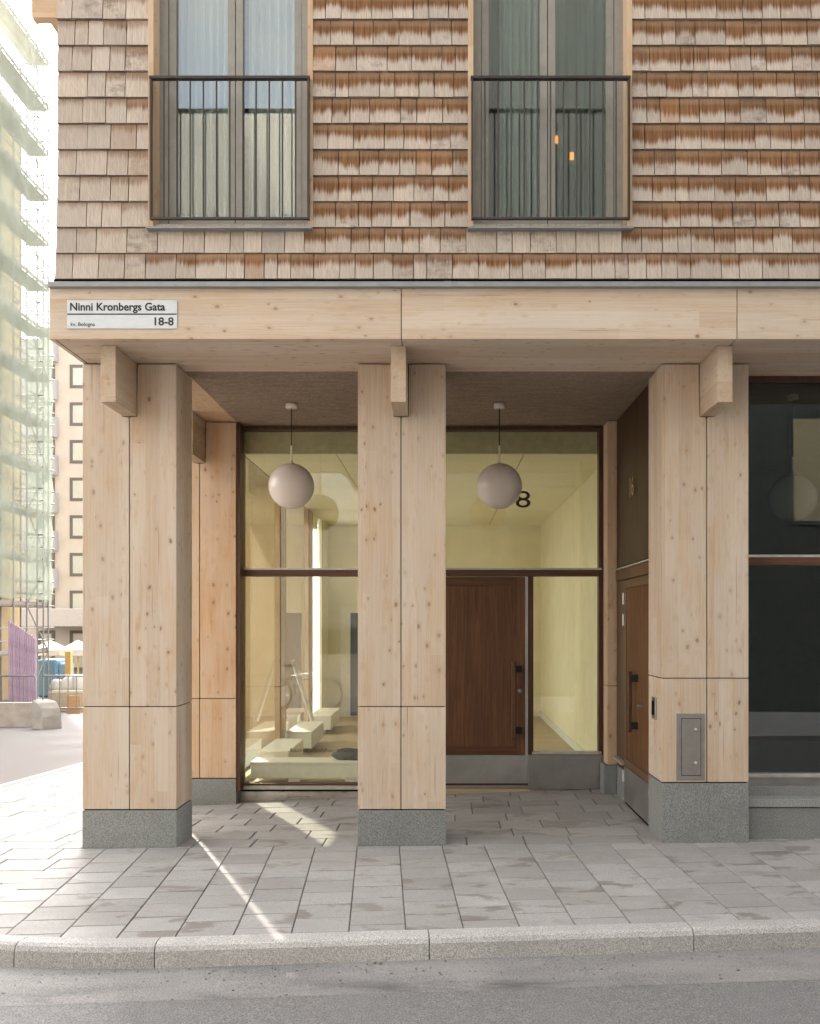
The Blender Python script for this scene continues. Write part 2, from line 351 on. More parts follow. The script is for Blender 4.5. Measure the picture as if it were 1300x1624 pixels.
def add_box(bm, x0, x1, y0, y1, z0, z1):
    vs_ = [bm.verts.new((x, y, z)) for z in (z0, z1) for y in (y0, y1) for x in (x0, x1)]
    fs = [(0, 1, 3, 2), (4, 6, 7, 5), (0, 4, 5, 1), (2, 3, 7, 6), (0, 2, 6, 4), (1, 5, 7, 3)]
    return [bm.faces.new([vs_[i] for i in f]) for f in fs]
def box(name, x0, x1, y0, y1, z0, z1, mat, parent=None, bev=0.0):
    c = Vector(((x0+x1)/2, (y0+y1)/2, (z0+z1)/2)); bm = bmesh.new()
    add_box(bm, x0-c.x, x1-c.x, y0-c.y, y1-c.y, z0-c.z, z1-c.z)
    if bev: bmesh.ops.bevel(bm, geom=list(bm.edges), offset=bev, segments=1, affect='EDGES')
    return bm_obj(name, bm, mat, c, parent)
def frame_boxes(name, x0, x1, z0, z1, y0, y1, t, mat, parent, tb=None, tt=None):
    """rectangular frame in the XZ plane, as one mesh"""
    tb = t if tb is None else tb; tt = t if tt is None else tt
    c = Vector(((x0+x1)/2, (y0+y1)/2, (z0+z1)/2)); bm = bmesh.new()
    a = [(x0, x0+t, z0, z1), (x1-t, x1, z0, z1), (x0+t, x1-t, z0, z0+tb), (x0+t, x1-t, z1-tt, z1)]
    for (p, q, r, s_) in a: add_box(bm, p-c.x, q-c.x, y0-c.y, y1-c.y, r-c.z, s_-c.z)
    return bm_obj(name, bm, mat, c, parent)
def add_tube(bm, a, b, r, n=8):
    a, b = Vector(a), Vector(b); d = (b-a); L = d.length
    q = d.to_track_quat('Z', 'Y').to_matrix().to_4x4()
    bmesh.ops.create_cone(bm, cap_ends=True, segments=n, radius1=r, radius2=r, depth=L, matrix=Matrix.Translation((a+b)/2) @ q)
def tube(name, a, b, r, mat, parent=None, n=10):
    a, b = Vector(a), Vector(b); c = (a+b)/2; bm = bmesh.new(); add_tube(bm, a-c, b-c, r, n)
    return bm_obj(name, bm, mat, c, parent, smooth=False)
def sphere(name, c, r, mat, parent=None, seg=48):
    bm = bmesh.new(); bmesh.ops.create_uvsphere(bm, u_segments=seg, v_segments=seg//2, radius=r)
    return bm_obj(name, bm, mat, c, parent, smooth=True)
def lathe(name, prof, c, mat, parent=None, seg=32, smooth=True):
    bm = bmesh.new(); rings = []
    for (r, z) in prof: rings.append([bm.verts.new((r*math.cos(2*PI*i/seg), r*math.sin(2*PI*i/seg), z)) for i in range(seg)])
    for A, B in zip(rings, rings[1:]):
        for i in range(seg): bm.faces.new((A[i], A[(i+1) % seg], B[(i+1) % seg], B[i]))
    bm.faces.new(rings[0][::-1]); bm.faces.new(rings[-1])
    return bm_obj(name, bm, mat, c, parent, smooth)
def text(name, body, x, z, y, height, mat, parent, sx=1.0, bold=0.0, rot=None, width=None, depth=0.0008):
    """flat lettering: cap height, left edge x, baseline z, plane y"""
    cu = bpy.data.curves.new(name, 'FONT'); cu.body = body; cu.size = 1.0; cu.extrude = 0.0; cu.offset = bold; cu.resolution_u = 4
    tmp = bpy.data.objects.new('tmp', cu); COL.objects.link(tmp)
    bpy.context.view_layer.update()
    me = bpy.data.meshes.new_from_object(tmp.evaluated_get(bpy.context.evaluated_depsgraph_get()))
    bpy.data.objects.remove(tmp)
    xs = [v.co.x for v in me.vertices]; x0, x1 = min(xs), max(xs)
    cap = 0.729
    s_ = height/cap
    if width: sx = width/((x1-x0)*s_)
    for v in me.vertices: v.co = Vector(((v.co.x-x0)*s_*sx, 0.0, v.co.y*s_))
    me.materials.clear(); me.materials.append(mat); me.name = name
    return place(bpy.data.objects.new(name, me), (x, y, z), parent, rot)
def clip_poly(poly, nx, ny, c):
    """keep nx*x+ny*y <= c"""
    out = []
    for i in range(len(poly)):
        a, b = poly[i], poly[(i+1) % len(poly)]
        da, db = nx*a[0]+ny*a[1]-c, nx*b[0]+ny*b[1]-c
        if da <= 0: out.append(a)
        if da*db < 0:
            t = da/(da-db); out.append((a[0]+t*(b[0]-a[0]), a[1]+t*(b[1]-a[1])))
    return out
def area(poly): return 0.5*sum(a[0]*b[1]-b[0]*a[1] for a, b in zip(poly, poly[1:]+poly[:1]))

def px(x, Y): return (x-700)*Y/F
def pz(y, Y): return CAMH+(988-y)*Y/F

# ------------------------------------------------------------------ ground levels
def gz(X, Y):
    xs = max(-3.0, min(X, 3.0)); z = 0.02+0.0085*xs
    if Y < 7.5: return z-0.012*(7.5-max(Y, 5.0))
    return z+(min(Y, 45)-7.5)*(-0.013+0.0102*xs)
def rz(X, Y):
    t = max(0, min(1, (Y-6.2)/3.0)); t = t*t*(3-2*t)
    z = gz(X, Y)-(0.12*(1-t)+0.012*t)
    if X > -2.75 and Y > 7.0: z = -0.45
    return z

# kerb line (back edge): straight, then round the corner
U = Vector((math.cos(math.radians(3.6)), math.sin(math.radians(3.6)))); V = Vector((-U.y, U.x))
K0 = Vector((-1.068, 5.447)); KS = K0+U*(-0.51); RK = 3.35; KC = KS+V*RK
ARC = math.radians(90+3.6)*1.0
def kpath(s):
    """s<0 to the right along the street, s>0 round the corner; returns point on back edge, outward normal"""
    if s <= 0: return KS+U*(-s), -V
    a = s/RK
    if a < ARC-0.0:
        ang = math.atan2(-V.y, -V.x)-a
        d = Vector((math.cos(ang), math.sin(ang))); return KC+d*RK, d
    ang = math.atan2(-V.y, -V.x)-ARC; d = Vector((math.cos(ang), math.sin(ang)))
    return KC+d*RK+Vector((0, 1))*(s-ARC*RK), d

# road sheet, out to the horizon
def road():
    xs = [-400, -150, -70, -40, -25, -15]+[-10+0.5*i for i in range(11)]+[-4.5+0.25*i for i in range(7)]+[-2.8, -2.7, -2, -1, 0, 1, 2, 3, 4, 6, 10, 20, 40, 150, 400]
    ys = [-400, -100, -40, -15, -6, -4, 0, 2, 3, 4, 4.5, 5, 5.5, 6, 6.5, 6.95, 7.05, 7.5, 8, 8.5, 9, 9.5, 10, 11, 12, 14, 16, 20, 25, 30, 38, 45, 60, 100, 200, 600]
    bm = bmesh.new(); g = [[bm.verts.new((x, y, rz(x, y))) for x in xs] for y in ys]
    for j in range(len(ys)-1):
        for i in range(len(xs)-1): bm.faces.new((g[j][i], g[j][i+1], g[j+1][i+1], g[j+1][i]))
    return tag(bm_obj('road', bm, ASPH), 'grey asphalt road running past the kerb and round the corner', kind='structure')
road()

# kerb stones
KERBROOT = tag(empty('kerb', (0, 5.4, 0)), 'pale granite kerb stones curving round the street corner', kind='structure')
def kerb_stone(s0, s1):
    n = 1 if s1 <= 0 else 6
    prof = [(0.0, -0.25), (0.0, 0.0), (0.105, 0.002), (0.128, -0.010), (0.142, -0.034), (0.150, -0.25)]
    bm = bmesh.new(); rings = []
    for i in range(n+1):
        s = s0+(s1-s0)*i/n; p, d = kpath(s); zt = gz(p.x, p.y)+0.003
        rings.append([bm.verts.new((p.x+d.x*a, p.y+d.y*a, zt+b)) for a, b in prof])
    for A, B in zip(rings, rings[1:]):
        for i in range(len(prof)): bm.faces.new((A[i], A[(i+1) % len(prof)], B[(i+1) % len(prof)], B[i]))
    bm.faces.new(rings[0]); bm.faces.new(rings[-1][::-1])
    p, d = kpath((s0+s1)/2)
    for v in bm.verts: v.co -= Vector((p.x, p.y, 0))
    return bm_obj('kerb_stone', bm, KERB, (p.x, p.y, 0), KERBROOT)
s = 0.0
for L in (1.5,)*6: kerb_stone(s-L+0.003, s-0.003); s -= L
s = 0.0
for L in (0.755,)*8+(1.2,)*8: kerb_stone(s+0.003, s+L-0.003); s += L

# paving slabs
def base_sheet(name, polys, label):
    bm = bmesh.new()
    for poly in polys:
        if area(poly) < 0: poly = poly[::-1]
        xs = [p[0] for p in poly]; ys = [p[1] for p in poly]
        cuts = lambda a, b, ex: sorted(set([a, b]+[a+0.45*i for i in range(int((b-a)/0.45)+1)]+[e for e in ex if a < e < b]))
        X_ = cuts(min(xs), max(xs), (-3.0, 3.0)); Y_ = cuts(min(ys), max(ys), (5.0, 7.5))
        for x0, x1 in zip(X_, X_[1:]):
            for y0, y1 in zip(Y_, Y_[1:]):
                c = [(x0, y0), (x1, y0), (x1, y1), (x0, y1)]
                for a, b in zip(poly, poly[1:]+poly[:1]):
                    ex, ey = b[0]-a[0], b[1]-a[1]
                    if c: c = clip_poly(c, ey, -ex, ey*a[0]-ex*a[1])
                if len(c) > 2 and abs(area(c)) > 1e-6: bm.faces.new([bm.verts.new((x, y, gz(x, y)-0.011)) for x, y in c])
    k = plain(name+'_joint_sand', (0.22, 0.20, 0.18), 0.95, 0.1)
    return tag(bm_obj(name, bm, k), label, kind='structure')
tangents = []
for i in range(25):
    a = ARC*i/24; p, d = kpath(a*RK if a > 0 else 0.0); tangents.append((d.x, d.y, d.x*p.x+d.y*p.y-0.004))
def slab(poly, parent, gap=0.0055):
    if len(poly) < 3 or abs(area(poly)) < 0.004: return
    if area(poly) < 0: poly = poly[::-1]
    n = len(poly); cx = sum(p[0] for p in poly)/n; cy = sum(p[1] for p in poly)/n
    ins = poly
    for i in range(n):
        a, b = poly[i], poly[(i+1) % n]; ex, ey = b[0]-a[0], b[1]-a[1]; l = math.hypot(ex, ey)
        if l < 1e-5: continue
        nx, ny = ey/l, -ex/l; ins = clip_poly(ins, nx, ny, nx*a[0]+ny*a[1]-gap)
    if len(ins) < 3: return
    tilt = [random.uniform(-0.0012, 0.0012) for _ in range(3)]
    zt = lambda x, y: gz(x, y)+tilt[0]+tilt[1]*(x-cx)*4+tilt[2]*(y-cy)*4
    bm = bmesh.new(); cz = gz(cx, cy)
    mk = lambda sc, dz: [bm.verts.new((x*sc+cx*(1-sc)-cx, y*sc+cy*(1-sc)-cy, zt(x, y)+dz-cz)) for x, y in ins]
    r0, r1, r2 = mk(1.0, -0.04), mk(1.0, -0.0035), mk(0.982, 0.0)
    m = len(ins)
    for A, B in ((r0, r1), (r1, r2)):
        for i in range(m): bm.faces.new((A[i], A[(i+1) % m], B[(i+1) % m], B[i]))
    bm.faces.new(r2)
    bm_obj('paving_slab', bm, SLAB, (cx, cy, cz), parent)
def uv2(u, v): p = KS+U*u+V*v; return (p.x, p.y)
def vband(ya, yb): return min(ya, yb)

XL = -2.80      # seam between the street paving and the side paving
fp = base_sheet('front_pavement', [[uv2(-1.35, 0), uv2(6.2, 0), (4.6, 7.62), (-2.83, 7.62)]], 'grey concrete slab pavement in columns between kerb and timber columns')
CW, RW = 0.325, 0.2625
u0 = -1.22
for ci in range(20):
    ua = u0+ci*CW
    off = (0.5*RW if ci % 2 else 0.0)+random.uniform(-0.02, 0.02)
    for rj in range(-1, 9):
        va, vb = max(0.004, rj*RW+off), (rj+1)*RW+off
        if vb < 0.03: continue
        if vb-0.004 < 0.06 and rj < 1: continue
        poly = [uv2(ua+0.003, va+0.0055), uv2(ua+CW-0.003, va+0.0055), uv2(ua+CW-0.003, vb-0.0055), uv2(ua+0.003, vb-0.0055)]
        lim = 7.49 if KS.x+ua < 1.6 else 7.62
        poly = clip_poly(poly, 0, 1, lim); poly = clip_poly(poly, -1, 0, -XL+0.02)
        for t in tangents[:8]: poly = clip_poly(poly, *t) if poly else poly
        if poly: slab(poly, fp, 0.0004)
# porch floor and side pavement share the running bond
pf = base_sheet('porch_floor', [[(-2.83, 7.49), (1.76, 7.49), (1.76, 9.95), (-2.83, 9.95)]], 'running bond slab floor of the covered porch')
edge_pts = [kpath(ARC*RK*i/20.0)[0] for i in range(21)]
side_poly = [(p.x, p.y) for p in edge_pts]
sp_ = base_sheet('side_pavement', [[(p.x, p.y) for p in edge_pts]+[(edge_pts[-1].x, 30.0), (-2.81, 30.0), (-2.81, 7.0), (-2.79, 5.45)]], 'bright sunlit slab pavement along the side street')
RB = 0.318
for j in range(-7, 8):
    ya = 7.495+j*RB; yb = ya+RB
    x = XL+random.uniform(-0.35, -0.05)
    while x < 1.76 and j >= 0:
        L = random.choice((0.36, 0.46, 0.46, 0.56)); poly = [(max(x, XL), ya), (x+L, ya), (x+L, yb), (max(x, XL), yb)]
        poly = clip_poly(clip_poly(poly, 1, 0, 1.75), 0, 1, 9.93)
        if poly: slab(poly, pf, 0.0055)
        x += L
for j in range(-7, 30):
    ya = 7.495+j*RB; yb = ya+RB; x = -5.2+random.uniform(-0.3, 0.0)
    while x < XL:
        L = random.choice((0.40, 0.46, 0.52)); poly = [(x, ya), (min(x+L, XL), ya), (min(x+L, XL), yb), (x, yb)]
        for t in tangents: poly = clip_poly(poly, *t) if poly else poly
        if poly and poly and j < 0:
            q = uv2(u0, 0); n_ = (U.x, U.y); poly = clip_poly(poly, 1, 0, XL-0.0)
        if poly: slab(poly, sp_, 0.005)
        x += L
# the wedge between the two patterns near the kerb belongs to the side paving bond

# opposite pavement (the camera stands on it)
bm = bmesh.new(); add_box(bm, -40, 40, -3.4, 0.62, -0.3, 0.0)
for v in bm.verts: v.co.z += 0.0085*max(-3, min(3, v.co.x))-0.03
tag(bm_obj('opposite_pavement', bm, KERB), 'pale pavement on the opposite side of the street', kind='structure')

# ------------------------------------------------------------------ THE CORNER BUILDING
B = tag(empty('corner_building', (0, 7.5, 0)), 'timber corner building with shingled upper floor above a glulam column arcade', 'building')
ZS = CAMH+412*7.5/F           # soffit level
YB, YC, YG, CD = 6.86, 7.5, 9.9, 0.468
g_ = 0.0035

def column(x0, x1, y0, zj, zp, zb, mat=T_COL, bracket=True, label=None, mid=None):
    xm = mid if mid is not None else (x0+x1)/2
    core = box('column', x0+0.012, x1-0.012, y0+0.012, y0+CD-0.012, zb+0.02, ZS-0.004, GAP, B)
    if label: core['label'] = label
    top = ZS-0.007; zbk = CAMH+328*7.5/F
    for (a, b) in ((x0, xm-g_), (xm+g_, x1)):
        # upper half: notched round the bracket
        if bracket:
            lo, hi = (a, xm-0.062) if a == x0 else (xm+0.062, b)
            c = Vector(((a+b)/2, y0+CD/2, (zj+top)/2)); bm = bmesh.new()
            def q(x, z, y): return bm.verts.new((x-c.x, y-c.y, z-c.z))
            if a == x0: pts = [(a, zj+g_), (b, zj+g_), (b, zbk-0.006), (hi, zbk-0.006), (hi, top), (a, top)]
            else: pts = [(a, zj+g_), (b, zj+g_), (b, top), (lo, top), (lo, zbk-0.006), (a, zbk-0.006)]
            f0 = [q(x, z, y0) for x, z in pts]; f1 = [q(x, z, y0+CD) for x, z in pts]
            bm.faces.new(f0); bm.faces.new(f1[::-1])
            for i in range(6): bm.faces.new((f0[i], f1[i], f1[(i+1) % 6], f0[(i+1) % 6]))
            es = [e for e in bm.edges if abs(e.verts[0].co.y-e.verts[1].co.y) < 1e-4 and e.verts[0].co.y < 0] + [e for e in bm.edges if abs(e.verts[0].co.y-e.verts[1].co.y) > 0.1]
            bmesh.ops.bevel(bm, geom=es, offset=0.003, segments=1, affect='EDGES')
            bm_obj('timber_panel', bm, mat, c, core)
        else: box('timber_panel', a, b, y0, y0+CD, zj+g_, top, mat, core, 0.003)
        box('timber_panel', a, b, y0, y0+CD, zp+0.006, zj-g_, mat, core, 0.003)
    box('plinth', x0-0.002, x1+0.002, y0-0.002, y0+CD, zb-0.06, zp-0.004, PLINTH, core, 0.004)
    if bracket:
        box('bracket', xm-0.055, xm+0.055, y0-0.48, y0+0.2, zbk, ZS-0.002, T_BRK, core, 0.003)
    return core
XA, XBc = -2.789, -2.059
column(XA, XBc, YC, 1.098, 0.294, 0.0, label='pale glulam corner column under the street name plate')
column(px(568, YC), px(706, YC), YC, 1.098, 0.294, 0.01, mid=px(636.5, YC), label='pale glulam middle column between the two globe lamps')
column(px(1048.5, YC), px(1186.5, YC), YC, 1.319, 0.505, 0.034, mid=px(1120.5, YC), label='pale glulam column with steel hatch beside the dark shop window')
for i, y in enumerate((9.68, 12.35, 15.0)):
    column(XA, XBc, y, 0.991-0.06*i, 0.187-0.07*i, -0.085-0.08*i, T_SIDE, True)

# beam over the arcade: front beams, inner strip, side beam
bz1 = pz(454, YB)
beam = box('beam', XA+0.03, 6.0, YB+0.03, 7.74, ZS+0.02, bz1-0.002, GAP, B)
xs_ = [XA, px(637, YB), px(1168.5, YB), 6.02]
for a, b in zip(xs_, xs_[1:]):
    box('beam_panel', a+(0.003 if a != XA else 0), b-0.003, YB, YC-0.004, ZS, bz1, T_BEAM, beam, 0.003)
    box('beam_panel', max(a, -2.74)+0.003, b-0.003, YC+0.003, 7.755, ZS+0.002, bz1-0.01, T_BEAM, beam, 0.002)
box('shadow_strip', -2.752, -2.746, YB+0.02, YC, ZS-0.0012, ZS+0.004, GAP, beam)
sb_ = box('side_beam', XA+0.001, -2.745, YC+0.004, 17.2, ZS+0.001, bz1, timber('spruce_side_beam', 'y', lam=0.12), B)
box('side_soffit', -2.739, -2.062, 7.762, 17.2, ZS+0.006, ZS+0.12, T_SIDE, sb_)
box('porch_ceiling', -2.058, 1.76, 7.76, 9.88, ZS+0.004, ZS+0.12, WOOL, B)
fl = box('flashing', px(76, 6.83), 6.05, 6.815, 7.0, pz(454.5, 6.82), pz(446.2, 6.82), ZINC, B, 0.003)
box('flashing_top', px(76, 6.83)+0.012, 6.05, 6.90, 7.0, pz(446.2, 6.82)+0.001, pz(443, 6.9)+0.006, GAP, fl)
for xj in (px(703, 6.82), 2.7): box('flashing_joint', xj, xj+0.05, 6.8135, 6.9, pz(454.5, 6.82)-0.001, pz(446.2, 6.82)+0.0006, ZINC, fl)

# ------------------------------------------------------------------ upper wall and its shingles
YW = 6.925
W1 = (px(241, 6.9), px(491, 6.9)); W2 = (px(747, 6.9), px(996, 6.9))
zsill = pz(362, 6.88); zwt = 7.15
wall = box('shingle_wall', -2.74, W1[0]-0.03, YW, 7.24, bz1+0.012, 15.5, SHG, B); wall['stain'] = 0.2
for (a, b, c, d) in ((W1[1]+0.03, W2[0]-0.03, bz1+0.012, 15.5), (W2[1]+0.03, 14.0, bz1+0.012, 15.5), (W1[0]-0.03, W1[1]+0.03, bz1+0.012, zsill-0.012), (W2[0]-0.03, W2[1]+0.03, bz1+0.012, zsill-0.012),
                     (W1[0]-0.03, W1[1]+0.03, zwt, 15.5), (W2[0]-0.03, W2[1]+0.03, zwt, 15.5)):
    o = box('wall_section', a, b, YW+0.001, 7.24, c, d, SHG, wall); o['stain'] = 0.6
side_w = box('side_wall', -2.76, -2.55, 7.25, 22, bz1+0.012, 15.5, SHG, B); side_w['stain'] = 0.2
box('roof', -2.9, 14.2, 6.7, 22.2, 15.5, 15.8, ZINC, B)
box('rear_wall', -2.76, 14, 21.9, 22.1, -0.4, 15.5, ROOM, B); box('end_wall', 13.8, 14, 7.2, 22, -0.4, 15.5, ROOM, B)
box('floor_slab', -2.70, 13.8, 7.30, 21.9, ZS+0.2, 4.40, ROOM, B)
# bay on the side street
bay = box('side_bay', -3.61, -2.765, 8.5, 8.60, pz(27, 8.5), 15.2, T_BAY, B, 0.004)
box('bay_soffit', -3.5, -2.765, 8.605, 12.5, pz(27, 8.5)+0.03, 15.0, T_BAY, bay)

shingle_meshes = []
for i in range(6):
    bm = bmesh.new(); rr = random.Random(i)
    H = PITCH+0.03; tb, tt = 0.027+rr.uniform(-0.003, 0.003), 0.004
    j = [rr.uniform(-0.0012, 0.0012) for _ in range(4)]
    v = [bm.verts.new(p) for p in ((-.5, -tb, j[0]), (.5, -tb, j[1]), (.5, 0, j[1]), (-.5, 0, j[0]), (-.5, -tt, H), (.5, -tt, H), (.5, 0, H), (-.5, 0, H))]
    for f in ((0, 1, 5, 4), (3, 7, 6, 2), (0, 3, 2, 1), (4, 5, 6, 7), (0, 4, 7, 3), (1, 2, 6, 5)): bm.faces.new([v[q] for q in f])
    me = bpy.data.meshes.new('shingle'); bmesh.ops.recalc_face_normals(bm, faces=bm.faces); bm.to_mesh(me); bm.free(); me.materials.append(SHG)
    shingle_meshes.append(me)
def run(xa, xb, r_):
    out = []; x = xa
    while x < xb-0.02:
        L = r_.choice((0.095, 0.11, 0.13, 0.14, 0.15, 0.165, 0.185, 0.22))
        if xb-(x+L) < 0.075: L = xb-x
        if L > 0.27: L = L/2
        out.append((x, x+L)); x += L
    return out
extra = bmesh.new()
rs = random.Random(21); nsh = 0
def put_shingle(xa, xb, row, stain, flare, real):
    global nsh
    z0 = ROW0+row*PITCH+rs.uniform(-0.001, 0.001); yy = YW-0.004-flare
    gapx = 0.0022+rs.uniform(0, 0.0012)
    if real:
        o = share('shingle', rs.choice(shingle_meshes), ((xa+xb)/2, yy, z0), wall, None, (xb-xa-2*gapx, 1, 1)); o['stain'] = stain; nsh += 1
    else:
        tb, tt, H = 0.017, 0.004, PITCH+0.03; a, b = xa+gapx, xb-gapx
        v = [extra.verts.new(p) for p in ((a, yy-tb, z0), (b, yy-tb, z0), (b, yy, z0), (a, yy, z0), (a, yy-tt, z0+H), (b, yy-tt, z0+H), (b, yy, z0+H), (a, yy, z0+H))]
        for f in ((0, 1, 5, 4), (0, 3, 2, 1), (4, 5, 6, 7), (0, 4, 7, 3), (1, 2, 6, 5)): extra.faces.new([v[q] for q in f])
XR = px(1318, 6.9)
for row in range(0, 18):
    vis = row <= 10
    fl_ = 0.012 if row == 0 else (0.007 if row == 1 else (0.003 if row == 2 else 0.0))
    xl = -2.752-(0.012 if row == 0 else 0.006 if row < 3 else 0)
    if row < 2: segs = [(xl, XR)]
    elif row < 16: segs = [(xl, W1[0]-0.022), (W1[1]+0.022, W2[0]-0.022), (W2[1]+0.022, XR)]
    else: segs = [(xl, XR)]
    for si, (a, b) in enumerate(segs):
        for (p, q) in run(a, b, rs):
            xm = (p+q)/2
            under = (W1[0] < xm < W1[1]) or (W2[0] < xm < W2[1])
            if row == 0: stv = 0.22 if xm < -2.05 else 0.58
            elif row == 1: stv = 0.10 if (xm < -2.05 or under) else 0.68
            else: stv = 0.08 if si == 0 else (0.80 if si == 1 else 0.86)
            if row > 1 and si == 0 and q > W1[0]-0.2: stv = 0.30
            stv += rs.uniform(-0.12, 0.12)
            put_shingle(p, q, row, max(0.0, stv), fl_, vis)
    for (p, q) in run(XR, 5.6, rs): put_shingle(p, q, row, 0.8, fl_, False)
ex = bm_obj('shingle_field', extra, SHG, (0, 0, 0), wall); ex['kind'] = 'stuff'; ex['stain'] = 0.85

# ------------------------------------------------------------------ upper windows
def upper_window(x0, x1, label):
    yf = 7.05
    fr = frame_boxes('window', x0+0.012, x1-0.012, zsill+0.02, zwt, yf, yf+0.09, 0.062, GREIGE, B)
    fr['label'] = label
    for a, b in ((x0-0.026, x0+0.012), (x1-0.012, x1+0.026)):
        box('trim', a, b, YW-0.03, yf+0.05, zsill+0.012, zwt, T_TRIM, fr)
    xm = (x0+x1)/2
    for a, b in ((x0+0.078, xm-0.003), (xm+0.003, x1-0.078)):
        sa = frame_boxes('sash', a, b, zsill+0.086, zwt-0.066, yf+0.012, yf+0.075, 0.052, GREIGE, fr, 0.075)
        box('pane', a+0.050, b-0.050, yf+0.04, yf+0.046, zsill+0.158, zwt-0.116, GLASSU, fr)
    box('sill', x0-0.028, x1+0.028, 6.845, yf+0.02, zsill-0.012, zsill+0.004, ZINC, fr, 0.003)
    box('frame_bead', x0+0.08, x1-0.08, yf-0.012, yf+0.01, zsill+0.05, zsill+0.072, GREIGE, fr)
    # juliet balcony
    yr = 6.872; zt_, zb_ = pz(123.5, yr), pz(346.5, yr)
    ra = box('railing', x0-0.008, x1+0.008, yr-0.02, yr+0.02, zt_-0.010, zt_+0.010, RAIL, B, 0.002)
    box('bottom_rail', x0, x1, yr-0.012, yr+0.012, zb_-0.007, zb_+0.007, RAIL, ra)
    for xx in (x0+0.003, x1-0.003): box('post', xx-0.007, xx+0.007, yr-0.015, yr+0.015, zb_-0.007, zt_-0.010, RAIL, ra)
    for i in range(1, 12):
        xx = x0+(x1-x0)*i/12; tube('bar', (xx, yr, zb_+0.006), (xx, yr, zt_-0.01), 0.0058, RAIL, ra, 8)
    for xx in (x0, x1):
        for zz in (zb_+0.15, zt_-0.12): box('bracket', xx-0.005, xx+0.005, yr+0.013, YW+0.02, zz-0.03, zz+0.03, RAIL, ra)
    # room behind
    rm = bmesh.new(); add_box(rm, x0-0.5, x1+0.45, 7.25, 11.0, 4.41, 7.3)
    for f in [f for f in rm.faces if abs(f.calc_center_median().y-7.25) < 0.01]: rm.faces.remove(f)
    bm_obj('room', rm, ROOM, (0, 0, 0), B)
    return fr
upper_window(W1[0], W1[1], 'tall window reflecting the bright sky')
upper_window(W2[0], W2[1], 'tall dark window with orange bulbs glowing inside')

def curtain(x0, x1, y, z0, z1, mat, label, wav=16, amp=0.03, gather=1.0):
    bm = bmesh.new(); n = 90; rows = 6; g = []
    for j in range(rows+1):
        t = j/rows; z = z0+(z1-z0)*t; rw = []
        for i in range(n+1):
            s = i/n; xx = x0+(x1-x0)*s
            rw.append(bm.verts.new((xx, y+amp*math.sin(s*wav*2*PI+0.7*math.sin(s*9)+0.2*t), z)))
        g.append(rw)
    for j in range(rows):
        for i in range(n): bm.faces.new((g[j][i], g[j][i+1], g[j+1][i+1], g[j+1][i]))
    o = bm_obj('curtain', bm, mat, (0, 0, 0), None, True)
    return tag(o, label, 'curtain')
SH1 = sheer('white_sheer', (0.85, 0.86, 0.85), 0.85, 0.35); SH2 = sheer('grey_sheer', (0.55, 0.60, 0.57), 0.45, 0.4)
wx = lambda w, t: w[0]+(w[1]-w[0])*t
curtain(wx(W1, 0.06), wx(W1, 0.50), 7.32, 4.5, 7.1, SH1, 'white sheer curtain in the left half of the sky-reflecting window', 9)
curtain(wx(W1, 0.54), wx(W1, 0.97), 7.33, 4.5, 7.1, SH1, 'white sheer curtain in the right half of the sky-reflecting window', 8)
curtain(wx(W2, 0.20), wx(W2, 0.46), 7.32, 4.5, 7.1, sheer('pale_drape', (0.7, 0.72, 0.72), 0.9, 0.3), 'pale gathered drape in the window with orange bulbs', 6, 0.035)
curtain(wx(W2, 0.0), wx(W2, 1.0), 7.42, 4.5, 7.1, SH2, 'thin grey net curtain across the window with orange bulbs', 15, 0.02)
BULB = emit('filament_glow', (1.0, 0.33, 0.05), 0.75)
for i, (bx, by, lab) in enumerate(((881, 221, 'small glowing orange bulb nearer the drape in the dark window'), (906, 247, 'lower glowing orange bulb in the dark upper window'))):
    yb = 7.62; L = empty('hanging_bulb', (px(bx, yb), yb, pz(by, yb)))
    tag(L, lab, 'bulb', 'orange bulbs in the upper window')
    for dx in (-0.008, 0.008): tube('filament', (px(bx, yb)+dx, yb, pz(by, yb)-0.028), (px(bx, yb)+dx, yb, pz(by, yb)+0.028), 0.0085, BULB, L, 8)
    tube('bulb_holder', (px(bx, yb), yb, pz(by, yb)+0.06), (px(bx, yb), yb, pz(by, yb)+0.13), 0.02, BLACK, L); tube('cord', (px(bx, yb), yb, pz(by, yb)+0.13), (px(bx, yb), yb, 7.25), 0.004, BLACK, L, 6)
    lathe('bulb_glass', [(0.012, 0.06), (0.03, 0.02), (0.04, -0.02), (0.035, -0.05), (0.012, -0.07)], (px(bx, yb), yb, pz(by, yb)), glass('bulb_glass%d' % i, (0.98, 0.95, 0.9), 1.0), L, 16)

# ------------------------------------------------------------------ shop front under the arcade (plane YG)
G = lambda x: px(x, YG); Gz = lambda y: pz(y, YG)
XG0, XG1 = G(372), G(956)
sf = frame_boxes('shop_front', XG0, XG1, Gz(1246), ZS+0.002, YG, YG+0.11, 0.045, FRAME, B, 0.02, 0.038)
XP = -0.36
box('post', XP-0.05, XP+0.05, YG+0.002, YG+0.108, Gz(1250), ZS-0.036, FRAME, sf)
zt0, zt1 = Gz(914), Gz(904)
box('transom', XG0+0.045, XP-0.05, YG-0.012, YG+0.10, zt0, zt1, FRAMEX, sf, 0.002); box('transom', XP+0.05, XG1-0.045, YG-0.012, YG+0.10, zt0, zt1, FRAMEX, sf, 0.002)
box('glazing_bead', XG0+0.03, XP-0.05, YG-0.016, YG+0.02, zt1+0.001, Gz(901), ALU, sf); box('glazing_bead', XP+0.05, XG1-0.02, YG-0.016, YG+0.02, zt1+0.001, Gz(901), ALU, sf)
pt = Gz(680)
